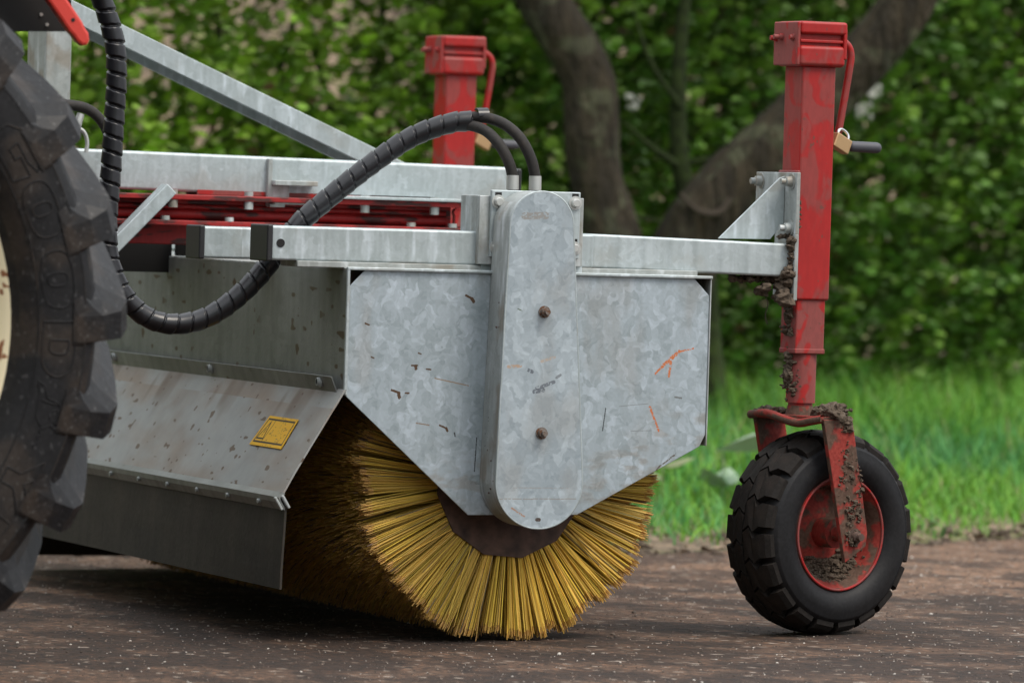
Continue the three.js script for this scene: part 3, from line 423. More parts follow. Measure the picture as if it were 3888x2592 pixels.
{ // long beam, diagonal, upright and red slewing frame behind
  const beam = add('main_beam', bar(V(-1.6, 1.0445, -1.145), V(0.408, 1.021, -1.145), 0.0915, 0.09, 0.008), M.galv);
  add('end_cap', bar(V(0.406, 1.021, -1.145), V(0.42, 1.021, -1.145), 0.088, 0.088, 0.006), M.black, beam);
  add('stop_bracket', merge(box(-0.229, -0.218, 0.957, 1.07, -1.125, -1.085, 0.002), box(-0.22, -0.112, 1.007, 1.019, -1.1, -1.06, 0.002), box(-0.22, -0.116, 0.962, 0.976, -1.1, -1.06, 0.002), box(-0.22, -0.175, 0.976, 1.007, -1.1, -1.085, 0.002), box(-0.228, -0.19, 0.955, 0.963, -1.1, -1.07, 0.002)), M.galvDull, beam);
  add('upright', box(-0.722, -0.657, 0.985, 2.1, -1.47, -1.31, 0.005), M.galvDull);
  add('diagonal_brace', merge(bar(V(-0.72, 1.434, -1.3135), V(0.2, 1.043, -1.3135), 0.046, 0.007, 0.002), bar(V(-0.7115, 1.4525, -1.393), V(0.2085, 1.0615, -1.393), 0.006, 0.152, 0.002), bar(V(-0.72, 1.434, -1.472), V(0.2, 1.043, -1.472), 0.046, 0.007, 0.002)), M.galv);
  add('brace', bar(V(-0.5, 0.992, -1.0), V(-0.665, 0.822, -1.0), 0.032, 0.05, 0.003), M.galv);
  const fr = add('slewing_frame', merge(box(-0.75, 0.262, 0.966, 0.979, -1.2, -1.045, 0.003), box(-0.75, 0.24, 0.86, 0.966, -1.13, -1.1, 0.003), box(-0.75, 0.262, 0.905, 0.918, -1.16, -1.045, 0.003)), M.redGrimeShade);
  add('ridge', merge(cyl(V(-0.74, 0.932, -1.1), V(0.225, 0.932, -1.1), 0.012, 0.012, 14), cyl(V(-0.74, 0.95, -1.1), V(0.225, 0.95, -1.1), 0.007, 0.007, 12)), M.redGrimeShade, fr);
  add('end_tab', merge(box(0.232, 0.262, 0.918, 0.95, -1.07, -1.05, 0.004), cyl(V(0.24, 0.955, -1.07), V(0.24, 0.955, -1.05), 0.01, 0.01, 14)), M.redWorn, fr);
  add('slide_strip', box(-0.1, 0.25, 0.9795, 0.987, -1.16, -1.03, 0.002), M.galv, fr);
  for (const x of [-0.472, -0.285, 0.006, 0.182]) { const p = V(x, 0.966, -1.058); add('bolt', merge(cyl(p, V(x, 0.948, -1.058), 0.0115, 0.0115, 6), cyl(V(x, 0.979, -1.058), V(x, 0.99, -1.058), 0.011, 0.011, 6)), M.galvDull, fr); }
  for (const x of [-0.491, -0.333, -0.16, 0.123, 0.228]) add('bolt', cyl(V(x, 0.918, -1.055), V(x, 0.928, -1.055), 0.0115, 0.011, 6), M.galvDull, fr);
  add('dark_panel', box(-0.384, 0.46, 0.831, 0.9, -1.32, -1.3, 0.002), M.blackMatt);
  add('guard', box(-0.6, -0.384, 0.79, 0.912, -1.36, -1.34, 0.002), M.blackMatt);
  for (const z of [-0.8, -1.6]) add('support_leg', box(-0.2, 0.2, 0.829, 0.86, z - 0.05, z + 0.05, 0.004), M.galvDull);
  add('turntable', merge(box(-0.15, 0.15, 0.83, 0.905, -1.25, -1.13, 0.004), box(-0.4, 0.2, 0.979, 0.992, -1.19, -1.1, 0.002)), M.redWorn);
  const pin = add('linch_pin', merge(cyl(V(-0.735, 1.115, -1.0), V(-0.72, 1.16, -1.0), 0.012, 0.009, 12), pipe([[-0.735, 1.13, -1.0], [-0.712, 1.118, -1.0], [-0.703, 1.095, -1.0], [-0.705, 1.07, -1.0]], 0.005, 16, 8)), M.zinc);
}
{ // apron below the hood side, its clamp bars and the rubber flap
  const top = V(-0.394, 0.562, 0), bot = V(-0.535, 0.324, 0), n = V(-(top.y - bot.y), top.x - bot.x, 0).normalize();
  const wob = (z, k) => 0.004 * (fbm(z * 3 + 50, k, 4096, 61, 3) - 0.5);
  const strip = (prof, z0, z1, nz, th, k) => {   // thin bent sheet: prof is a list of [x, y]
    const P = [], I = [], m = prof.length;
    for (const side of [0, 1]) for (let j = 0; j <= nz; j++) for (let i = 0; i < m; i++) { const z = mixf(z0, z1, j / nz), a = prof[Math.max(0, i - 1)], b = prof[Math.min(m - 1, i + 1)], l = Math.hypot(b[0] - a[0], b[1] - a[1]), nx = (b[1] - a[1]) / l, ny = -(b[0] - a[0]) / l, q = wob(z, k + i * 0.3) * (i / (m - 1)); P.push(prof[i][0] + side * th * nx + q, prof[i][1] + side * th * ny + q * 0.3, z); }
    const L = (nz + 1) * m, id = (s, j, i) => s * L + j * m + i, quad = (a, b, c, d) => I.push(a, b, c, a, c, d);
    for (let j = 0; j < nz; j++) for (let i = 0; i < m - 1; i++) { quad(id(0, j, i), id(0, j, i + 1), id(0, j + 1, i + 1), id(0, j + 1, i)); quad(id(1, j, i), id(1, j + 1, i), id(1, j + 1, i + 1), id(1, j, i + 1)); }
    for (const j of [0, nz]) for (let i = 0; i < m - 1; i++) quad(id(0, j, i), id(1, j, i), id(1, j, i + 1), id(0, j, i + 1));
    for (const i of [0, m - 1]) for (let j = 0; j < nz; j++) quad(id(0, j, i), id(0, j + 1, i), id(1, j + 1, i), id(1, j, i));
    const g = new THREE.BufferGeometry(); g.setAttribute('position', new THREE.Float32BufferAttribute(P, 3)); g.setIndex(I); const q = g.toNonIndexed(); q.computeVertexNormals(); return q;
  };
  const ap = add('apron', strip([[top.x, top.y], [-0.43, 0.503], [-0.47, 0.437], [-0.505, 0.378], [bot.x, bot.y]], ZB, 0.012, 40, -0.004, 1), M.apron);
  const lip = add('upper_lip', strip([[-0.3945, 0.552], [-0.4, 0.566], [-0.409, 0.589]], ZB, -0.03, 60, -0.003, 9), M.hood, ap);
  for (const z of [-0.12, -0.93, -1.72, -2.2]) add('bolt', merge(cyl(V(-0.402, 0.574, z), V(-0.416, 0.574, z), 0.011, 0.009, 14), boltGeo(V(-0.406, 0.574, z), V(-1, 0, 0), 0.009, 0.006)), M.galvDull, ap);
  const cl = add('clamp_bar', strip([[-0.53, 0.334], [-0.5415, 0.3235], [-0.5385, 0.312], [-0.5285, 0.295]], ZB, 0.02, 30, -0.004, 20), M.hood, ap);
  for (let i = 0; i < 10; i++) add('bolt', cyl(V(-0.535, 0.308, -0.13 - i * 0.23), V(-0.543, 0.307, -0.13 - i * 0.23), 0.006, 0.005, 8), M.galvDull, cl);
  add('bent_end', merge(bar(V(-0.535, 0.328, 0.022), V(-0.518, 0.3, 0.022), 0.006, 0.012, 0.002), bar(V(-0.552, 0.324, 0.024), V(-0.535, 0.296, 0.024), 0.006, 0.01, 0.002)), M.galvDull, cl);
  const fl = add('rubber_flap', strip([[-0.526, 0.325], [-0.522, 0.3], [-0.523, 0.26], [-0.5255, 0.21], [-0.5275, 0.16], [-0.529, 0.121]], ZB, 0.02, 50, 0.005, 40), M.flap);
  // warning sticker on the apron
  const cv = document.createElement('canvas'); cv.width = 512; cv.height = 200; const x = cv.getContext('2d');
  x.fillStyle = '#e6b01e'; x.fillRect(0, 0, 512, 200); x.strokeStyle = '#2d2618'; x.lineWidth = 11; x.strokeRect(26, 22, 456, 152);
  x.beginPath(); x.moveTo(150, 22); x.lineTo(150, 174); x.lineWidth = 6; x.stroke(); x.lineWidth = 8; x.beginPath(); x.lineWidth = 10; x.moveTo(90, 40); x.lineTo(40, 152); x.lineTo(140, 152); x.closePath(); x.stroke();
  x.fillStyle = '#2d2618'; x.fillRect(85, 84, 9, 32); x.fillRect(85, 123, 9, 9);
  const R = rng(12); for (let i = 0; i < 90; i++) { const k = R(); x.fillStyle = k < 0.5 ? 'rgba(120,84,40,0.5)' : 'rgba(150,128,96,0.45)'; const a = 170 + R() * 320, b = R() * 200, w = 3 + R() * 26, h = 2 + R() * 9; x.fillRect(a, b, w, h); }
  const ct = new THREE.CanvasTexture(cv); ct.colorSpace = THREE.SRGBColorSpace;
  const d = bot.clone().sub(top).normalize(), p0 = top.clone().addScaledVector(d, 0.089), p1 = top.clone().addScaledVector(d, 0.166), g = new THREE.BufferGeometry(), P = [], U = [];
  for (const e of [0.0047]) { const q = [[p0, -0.36, 0, 1], [p0, -0.155, 1, 1], [p1, -0.155, 1, 0], [p1, -0.386, 0, 0]]; for (const [p, z, u, v] of q) { const r = p.clone().addScaledVector(n, e); P.push(r.x, r.y, z); U.push(u, v); } for (const [p, z, u, v] of q) { const r = p.clone().addScaledVector(n, e - 0.001); P.push(r.x, r.y, z); U.push(u, v); } }
  g.setAttribute('position', new THREE.Float32BufferAttribute(P, 3)); g.setAttribute('uv', new THREE.Float32BufferAttribute(U, 2)); g.setIndex([0, 2, 1, 0, 3, 2, 4, 5, 6, 4, 6, 7, 0, 1, 5, 0, 5, 4, 1, 2, 6, 1, 6, 5, 2, 3, 7, 2, 7, 6, 3, 0, 4, 3, 4, 7]); const gq = g.toNonIndexed(); gq.computeVertexNormals();
  const st = mesh('warning_sticker', gq, mat({ map: ct, roughness: 0.6 }), ap, true); st.userData.label = 'worn yellow warning sticker with black frame and triangle';
}
{ // the broom
  const ax = 0.034, ay = 0.362, R = rng(300), broom = add('broom_core', cyl(V(ax, ay, ZB + 0.06), V(ax, ay, -0.09), 0.14, 0.14, 24), M.rust);
  const poly = []; for (let i = 0; i < 12; i++) { const a = -Math.PI / 2 - 0.337 + i * Math.PI / 6; poly.push([ax + 0.176 * Math.cos(a), ay + 0.176 * Math.sin(a)]); }
  add('core_flange', prism(poly, -0.079, -0.073, 0.001), M.rust, broom);
  add('axle', cyl(V(ax, ay, -0.08), V(ax, ay, 0.002), 0.03, 0.03, 18), M.steel, broom);
  // one bristle: slender, slightly bent, with a soiled tip
  const P = [], I = [], C = []; const secs = [[0, 1], [0.55, 0.95], [0.93, 0.85], [0.935, 0.85], [1, 0.7]];
  secs.forEach(([t, r], k) => { for (let j = 0; j < 3; j++) { const a = j / 3 * 2 * Math.PI; P.push(r * Math.cos(a), t, r * Math.sin(a)); const d = k > 2; C.push(d ? 0.82 : 1, d ? 0.72 : 1, d ? 1.1 : 1); if (k < secs.length - 1) { const u = k * 3 + j, v = k * 3 + (j + 1) % 3; I.push(u, u + 3, v, v, u + 3, v + 3); } } });
  const g = new THREE.BufferGeometry(); g.setAttribute('position', new THREE.Float32BufferAttribute(P, 3)); g.setAttribute('color', new THREE.Float32BufferAttribute(C, 3)); g.setIndex(I); g.computeVertexNormals();
  const NE = 9000, NB = 42000, m = instances('bristles', g, mat({ color: 0xffffff, vertexColors: true, roughness: 0.5 }), broom, NE + NB), q = new THREE.Quaternion(), M4 = new THREE.Matrix4(), c = new THREE.Color();
  m.userData.label = 'yellow plastic bristles radiating from the broom core';
  const tufts = []; for (let i = 0; i < 128; i++) tufts.push([(i + (R() - 0.5) * 1.3) / 128 * 2 * Math.PI, (R() - 0.5) * 0.07, (R() - 0.5) * 0.03, (R() - 0.6) * 0.022]);
  for (let i = 0; i < NE + NB; i++) {
    const end = i < NE; let a, z, tl, lz, dl = 0;
    if (end) { const t = tufts[Math.floor(R() * tufts.length)]; a = t[0] + (R() + R() - 1) * 0.027; dl = t[3]; z = -0.08 - 0.075 * Math.pow(R(), 1.4); tl = t[1] + (R() - 0.5) * 0.05; lz = t[2] + (R() - 0.5) * 0.05; if (R() < 0.03) { tl += (R() - 0.5) * 0.5; lz += 0.03; } }
    else { a = R() * 2 * Math.PI; z = -0.14 - 0.062 * Math.floor(R() * 38) + (R() + R() - 1) * 0.014; tl = (R() - 0.5) * 0.16; lz = (R() - 0.5) * 0.12; }
    const p = V(ax + 0.135 * Math.cos(a), ay + 0.135 * Math.sin(a), z), d = V(Math.cos(a + tl), Math.sin(a + tl), lz).normalize(); let len = 0.216 + 0.013 * (R() - 0.35) + 0.006 * Math.sin(a * 9) + dl;
    const gy = 0.001; if (d.y < 0) len = Math.min(len, (p.y - gy) / -d.y);
    q.setFromUnitVectors(NY, d); const r = end ? 0.00135 + 0.0005 * R() : 0.0017; M4.compose(p, q, V(r, len, r)); m.setMatrixAt(i, M4);
    const k = 0.66 + 0.5 * R(); c.setRGB(0.8 * k, mixf(0.58, 0.48, R()) * k, mixf(0.06, 0.11, R()) * k); if (R() < 0.06) c.setRGB(0.2, 0.15, 0.08); m.setColorAt(i, c);
  }
}
// ---------------------------------------------------------------- castor posts and wheels
const casterTread = (() => {              // one tread block, for each half
  const block = (side) => {
    const zs = [0.002, 0.02, 0.034, 0.05, 0.066, 0.0755], sh = [0.0, -0.035, 0.03, 0.0, 0.0, 0.0], pitch = 2 * Math.PI / 20, gap = 0.07, top = [0.234, 0.2338, 0.2325, 0.2295, 0.2235, 0.214], bot = [0.208, 0.208, 0.208, 0.207, 0.205, 0.203];
    const P = [], I = [], n = zs.length, id = (k, i) => k * n + i;
    for (const [rr, e] of [[top, 0], [top, 1], [bot, 0], [bot, 1]]) for (let i = 0; i < n; i++) { const a = sh[i] * 1.6 + (e ? pitch - gap * (i < 2 ? 0.4 : 1) : 0) - (rr === bot ? (e ? -0.006 : 0.006) : 0), w = i > 2 ? (e ? -0.004 : 0.004) : 0; P.push(rr[i] * Math.cos(a + w), rr[i] * Math.sin(a + w), side * (zs[i] + (rr === bot && i === 0 ? -0.001 : 0))); }
    const quad = (a, b, c, d) => I.push(a, b, c, a, c, d);
    for (let i = 0; i < n - 1; i++) { quad(id(0, i), id(1, i), id(1, i + 1), id(0, i + 1)); quad(id(0, i), id(0, i + 1), id(2, i + 1), id(2, i)); quad(id(1, i), id(3, i), id(3, i + 1), id(1, i + 1)); }
    quad(id(0, 0), id(2, 0), id(3, 0), id(1, 0)); quad(id(0, n - 1), id(1, n - 1), id(3, n - 1), id(2, n - 1));
    const g = new THREE.BufferGeometry(); g.setAttribute('position', new THREE.Float32BufferAttribute(P, 3)); g.setIndex(side > 0 ? I : I.reverse()); const q = g.toNonIndexed(); q.computeVertexNormals(); return metreUV(q);
  };
  return [block(1), block(-1)];
})();
function castor(x, z, postTurn, wheelTurn, seed) {
  const gy = groundY(x + 0.06, z), put = (m, turn) => { m.position.set(x, 0, z); m.rotation.y = turn; return m; };
  const post = put(add('support_post', box(-0.0435, 0.0435, 0.782, 1.315, -0.0435, 0.0435, 0.006), M.red), postTurn);
  add('weld_line', merge(box(-0.048, 0.048, 1.06, 1.076, -0.047, -0.03, 0.004), box(-0.05, -0.042, 1.068, 1.076, -0.047, 0.047, 0.003)), M.redWorn, post);
  const inner = put(add('inner_tube', merge(box(-0.0375, 0.0375, 0.664, 0.79, -0.0375, 0.0375, 0.005), box(-0.039, 0.039, 0.66, 0.672, -0.039, 0.039, 0.003)), M.redWorn), postTurn);
  add('spindle_tube', merge(cyl(V(0, 0.548, 0), V(0, 0.67, 0), 0.0335, 0.034, 28), cyl(V(0, 0.526, 0), V(0, 0.55, 0), 0.028, 0.028, 24)), M.redWorn, inner);
  stuff(add('mud', mudGeo([[-0.036, 0.74, 0.0, 0.006, 0.07, 0.022, 44, 0.009], [-0.034, 0.62, 0.002, 0.006, 0.07, 0.02, 70, 0.0085], [-0.026, 0.575, 0.016, 0.01, 0.03, 0.012, 26, 0.006], [-0.02, 0.6, 0.025, 0.008, 0.05, 0.003, 12, 0.0035]], seed), M.mud, inner));
  const head = put(add('jack_head', merge(box(-0.056, 0.054, 1.33, 1.4, -0.05, 0.046, 0.002), box(-0.058, 0.0625, 1.385, 1.4145, -0.057, 0.059, 0.007), box(-0.06, 0.06, 1.312, 1.36, -0.057, 0.058, 0.01), box(-0.056, 0.054, 1.366, 1.373, 0.03, 0.054, 0.002), box(0.0535, 0.0625, 1.33, 1.4, -0.055, 0.0575, 0.003)), M.red), postTurn);
  add('side_cheek', box(-0.066, -0.0575, 1.314, 1.413, -0.06, 0.057, 0.004), M.redWorn, head);
  for (const [y, dz, l] of [[1.376, -0.045, 0.016], [1.378, -0.018, 0.022], [1.377, 0.036, 0.01]]) add('pin', merge(cyl(V(-0.066, y, dz), V(-0.066 - l, y, dz), 0.006, 0.0055, 12), cyl(V(-0.066, y, dz), V(-0.066 - l * 0.4, y, dz), 0.009, 0.0085, 6)), M.redWorn, head);
  const crank = put(add('crank_handle', pipe([[0.055, 1.376, 0.0], [0.078, 1.374, 0], [0.096, 1.362, 0], [0.103, 1.342, 0], [0.1, 1.31, 0], [0.077, 1.165, 0], [0.074, 1.142, 0]], 0.0088, 60, 14), M.red), postTurn);
  add('crank_arm', bar(V(0.066, 1.142, 0.0), V(0.1, 1.136, 0.006), 0.016, 0.02, 0.005), M.blackMatt, crank);
  const gg = new THREE.CapsuleGeometry(0.0125, 0.062, 6, 18); gg.rotateZ(Math.PI / 2 - 0.02); gg.translate(0.14, 1.134, 0.01); add('grip', gg, M.grip, crank);
  const hasp = add('hasp', pipe([[0.042, 1.226, 0.005], [0.05, 1.222, 0.005], [0.0535, 1.21, 0.005], [0.053, 1.165, 0.005]], 0.0035, 24, 8), M.redWorn, post);
  // fork
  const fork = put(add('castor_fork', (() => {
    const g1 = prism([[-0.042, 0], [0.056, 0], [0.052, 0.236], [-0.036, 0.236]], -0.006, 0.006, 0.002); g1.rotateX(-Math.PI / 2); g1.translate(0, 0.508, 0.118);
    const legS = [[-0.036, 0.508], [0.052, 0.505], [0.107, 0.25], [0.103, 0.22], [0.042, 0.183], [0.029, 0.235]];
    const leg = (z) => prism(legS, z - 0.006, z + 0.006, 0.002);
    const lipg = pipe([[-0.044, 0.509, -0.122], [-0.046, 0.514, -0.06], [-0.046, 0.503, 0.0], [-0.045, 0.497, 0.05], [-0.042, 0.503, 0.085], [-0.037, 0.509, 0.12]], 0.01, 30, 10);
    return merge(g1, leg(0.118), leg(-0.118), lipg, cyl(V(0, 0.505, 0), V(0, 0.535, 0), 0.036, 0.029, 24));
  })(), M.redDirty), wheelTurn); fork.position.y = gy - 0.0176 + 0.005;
  const ay = 0.25;
  add('axle_bolt', merge(boltGeo(V(0.068, ay - 0.008, 0.124), NZ, 0.014, 0.01), cyl(V(0.068, ay - 0.008, -0.14), V(0.068, ay - 0.008, 0.148), 0.0085, 0.0085, 14)), M.rust, fork);
  stuff(add('mud', mudGeo([[0.01, 0.526, 0.095, 0.045, 0.012, 0.045, 110, 0.013], [0.03, 0.5, 0.122, 0.03, 0.03, 0.006, 34, 0.008], [-0.02, 0.52, -0.08, 0.03, 0.005, 0.05, 40, 0.008], [0.04, 0.4, 0.124, 0.04, 0.09, 0.003, 40, 0.0055], [0.055, 0.3, 0.125, 0.03, 0.06, 0.003, 34, 0.0055], [0.08, 0.32, 0.122, 0.008, 0.08, 0.006, 24, 0.006], [0.062, 0.235, 0.126, 0.026, 0.024, 0.006, 16, 0.007]], seed + 1), M.mud, fork));
  // wheel
  const wx = x + 0.07 * Math.cos(wheelTurn), wz = z - 0.07 * Math.sin(wheelTurn), rim = [[0.034, 0.012], [0.06, 0.012], [0.075, 0.004], [0.1, 0.004], [0.108, 0.03], [0.114, 0.052], [0.12, 0.06], [0.1245, 0.069], [0.129, 0.0725], [0.1325, 0.071], [0.132, 0.062]];
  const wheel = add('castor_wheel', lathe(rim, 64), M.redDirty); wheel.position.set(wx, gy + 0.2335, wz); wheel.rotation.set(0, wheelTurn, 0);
  const back = lathe(rim.map(([r, q]) => [r, -q - 0.008]).reverse(), 48); add('rim', back, M.redWorn, wheel);
  { const lip = new THREE.TorusGeometry(0.1285, 0.0032, 8, 80); lip.translate(0, 0, 0.0725); add('rim_lip', lip, M.redWorn, wheel); }
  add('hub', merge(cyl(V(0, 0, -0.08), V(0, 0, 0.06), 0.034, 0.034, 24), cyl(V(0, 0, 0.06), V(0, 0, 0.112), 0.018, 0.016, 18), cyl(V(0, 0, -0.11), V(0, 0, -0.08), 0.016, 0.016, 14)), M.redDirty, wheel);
  const half = [[0.127, 0.058], [0.131, 0.067], [0.138, 0.077], [0.15, 0.0845], [0.165, 0.0875], [0.18, 0.086], [0.192, 0.0815], [0.1945, 0.0822], [0.197, 0.08], [0.2025, 0.075], [0.208, 0.067], [0.2105, 0.05], [0.212, 0.02]];
  add('tyre', lathe(half.concat(half.slice().reverse().map(([r, q]) => [r, -q])), 96), M.rubber, wheel);
  for (let i = 0; i < 40; i++) { const b = mesh('tread_block', casterTread[i % 2], M.treadRubber, wheel, true); b.rotation.z = (Math.floor(i / 2) + (i % 2 ? 0.45 : 0)) * 2 * Math.PI / 20; }
  stuff(add('mud', (() => { const R = rng(seed + 7), sp = []; for (let i = 0; i < 260; i++) { const a = R() < 0.5 ? -0.5 * Math.PI + (R() - 0.4) * 1.6 : R() * 6.28, r = 0.1 + 0.017 * R(); sp.push([r * Math.cos(a), r * Math.sin(a), 0.012 + (r - 0.1) * 2.2, 0.004, 0.004, 0.003, 1, 0.006]); } for (let i = 0; i < 260; i++) { const a = -0.5 * Math.PI + (R() - 0.42) * 1.5, r = 0.066 + 0.046 * R(); sp.push([r * Math.cos(a), r * Math.sin(a), 0.008 + (r > 0.1 ? 0.02 : 0), 0.004, 0.004, 0.003, 1, 0.009]); } return mudGeo(sp, seed + 8); })(), M.mud, wheel));
}
castor(0.738, -0.09, 0.09, 0.32, 50);
castor(0.738, -2.49, 0.03, 0.5, 70);

// ---------------------------------------------------------------- padlocks on the crank handles
[[0.738, -0.09, 0.09, 'brass padlock hanging at the crank of the castor post nearer the drive cover'], [0.738, -2.49, 0.03, 'brass padlock hanging at the crank of the post behind the long beam']].forEach(([x, z, turn, label]) => {
  const t = thing('padlock', label, 'padlock', [x, 0, z], turn, 'padlocks on the castor posts'), tilt = -0.42;
  const place = (g) => { g.rotateZ(tilt); g.rotateY(0.25); g.translate(0.074, 1.146, 0.02); return g; };
  const body = mesh('body', place((() => { const g = new RoundedBoxGeometry(0.05, 0.034, 0.022, 2, 0.003); g.translate(0, -0.006, 0); return g; })()), M.brass, t);
  mesh('shackle', place(new THREE.TubeGeometry(curve([[-0.0165, 0.006, 0], [-0.017, 0.016, 0], [-0.012, 0.024, -0.003], [0, 0.027, -0.005], [0.012, 0.024, -0.003], [0.017, 0.016, 0], [0.0165, 0.006, 0]]), 30, 0.0033, 10, false)), M.chrome, t);
});

// ---------------------------------------------------------------- hydraulic hoses
{
  const t = thing('hydraulic_hose', 'pair of black hydraulic hoses in spiral plastic wrap looping to the drive motor', 'hose');
  const path = curve([[-1.25, 1.95, -0.1], [-1.05, 1.62, -0.14], [-0.92, 1.42, -0.2], [-0.88, 1.307, -0.2], [-0.874, 1.231, -0.2], [-0.876, 1.154, -0.2], [-0.881, 1.02, -0.2], [-0.886, 0.904, -0.2], [-0.878, 0.828, -0.2], [-0.841, 0.752, -0.2], [-0.784, 0.705, -0.2], [-0.724, 0.693, -0.2], [-0.653, 0.708, -0.2], [-0.584, 0.753, -0.2], [-0.525, 0.812, -0.2], [-0.481, 0.872, -0.2], [-0.437, 0.926, -0.2], [-0.387, 0.97, -0.2], [-0.277, 1.058, -0.2], [-0.176, 1.126, -0.2], [-0.084, 1.16, -0.19], [-0.045, 1.164, -0.185]]);
  const len = path.getLength(), pitch = 0.0345, ns = Math.round(len / pitch * 14), nr = 24, fr = path.computeFrenetFrames(ns, false), P = [], I = [];
  for (let i = 0; i <= ns; i++) {
    const s = i / ns * len, c = path.getPointAt(i / ns), gap = 0.07 + 0.12 * sstep(1.5, 0.7, s) * sstep(0.35, 0.6, s);
    for (let j = 0; j < nr; j++) {
      const a = j / nr * 2 * Math.PI, ph = s / pitch + a / (2 * Math.PI) + 0.3 * Math.sin(s * 5), f = ph - Math.floor(ph), open = f < gap, r = open ? 0.0185 : 0.0222 + 0.0022 * (f - gap);
      const d = fr.normals[i].clone().multiplyScalar(Math.cos(a)).addScaledVector(fr.binormals[i], Math.sin(a)); P.push(c.x + d.x * r, c.y + d.y * r, c.z + d.z * r);
      if (i < ns) { const u = i * nr + j, v = i * nr + (j + 1) % nr; I.push(u, v, u + nr, v, v + nr, u + nr); }
    }
  }
  const g = new THREE.BufferGeometry(); g.setAttribute('position', new THREE.Float32BufferAttribute(P, 3)); g.setIndex(I); g.computeVertexNormals();
  mesh('spiral_wrap', g, M.wrap, t);
  mesh('hose', pipe([[-0.1, 1.157, -0.19], [-0.045, 1.173, -0.18], [0.005, 1.164, -0.14], [0.042, 1.132, -0.11], [0.069, 1.083, -0.1], [0.08, 1.044, -0.1], [0.081, 1.035, -0.1]], 0.0125, 60), M.hose, t);
  mesh('hose', pipe([[-0.11, 1.15, -0.19], [-0.06, 1.155, -0.18], [-0.026, 1.142, -0.14], [-0.002, 1.11, -0.11], [0.018, 1.07, -0.1], [0.026, 1.042, -0.1], [0.0265, 1.03, -0.1]], 0.0125, 60), M.hose, t);
  for (const x of [0.081, 0.027]) mesh('ferrule', merge(cyl(V(x - 0.0003, 1.045, -0.1), V(x, 1.013, -0.1), 0.0138, 0.0142, 22), cyl(V(x, 1.015, -0.1), V(x, 0.985, -0.1), 0.012, 0.012, 6)), M.zinc, t);
  const wire = mesh('wrap_tail', (() => { const q = new THREE.CylinderGeometry(0.0185, 0.0185, 0.026, 14, 1, true, 0, 2.4); q.rotateZ(Math.PI / 2 + 0.05); q.translate(-0.025, 1.176, -0.172); return q; })(), M.wrap, t); M.wrap.side = THREE.DoubleSide;
  const t2 = thing('hydraulic_hose', 'short plain black hose curving away behind the spiral wrapped hoses', 'hose');
  mesh('hose', pipe([[-1.0, 1.14, -0.95], [-0.85, 1.178, -1.0], [-0.76, 1.18, -1.0], [-0.704, 1.171, -1.0], [-0.668, 1.142, -1.0], [-0.64, 1.08, -1.0], [-0.63, 1.0, -1.02]], 0.0125, 50), M.hose, t2);
}

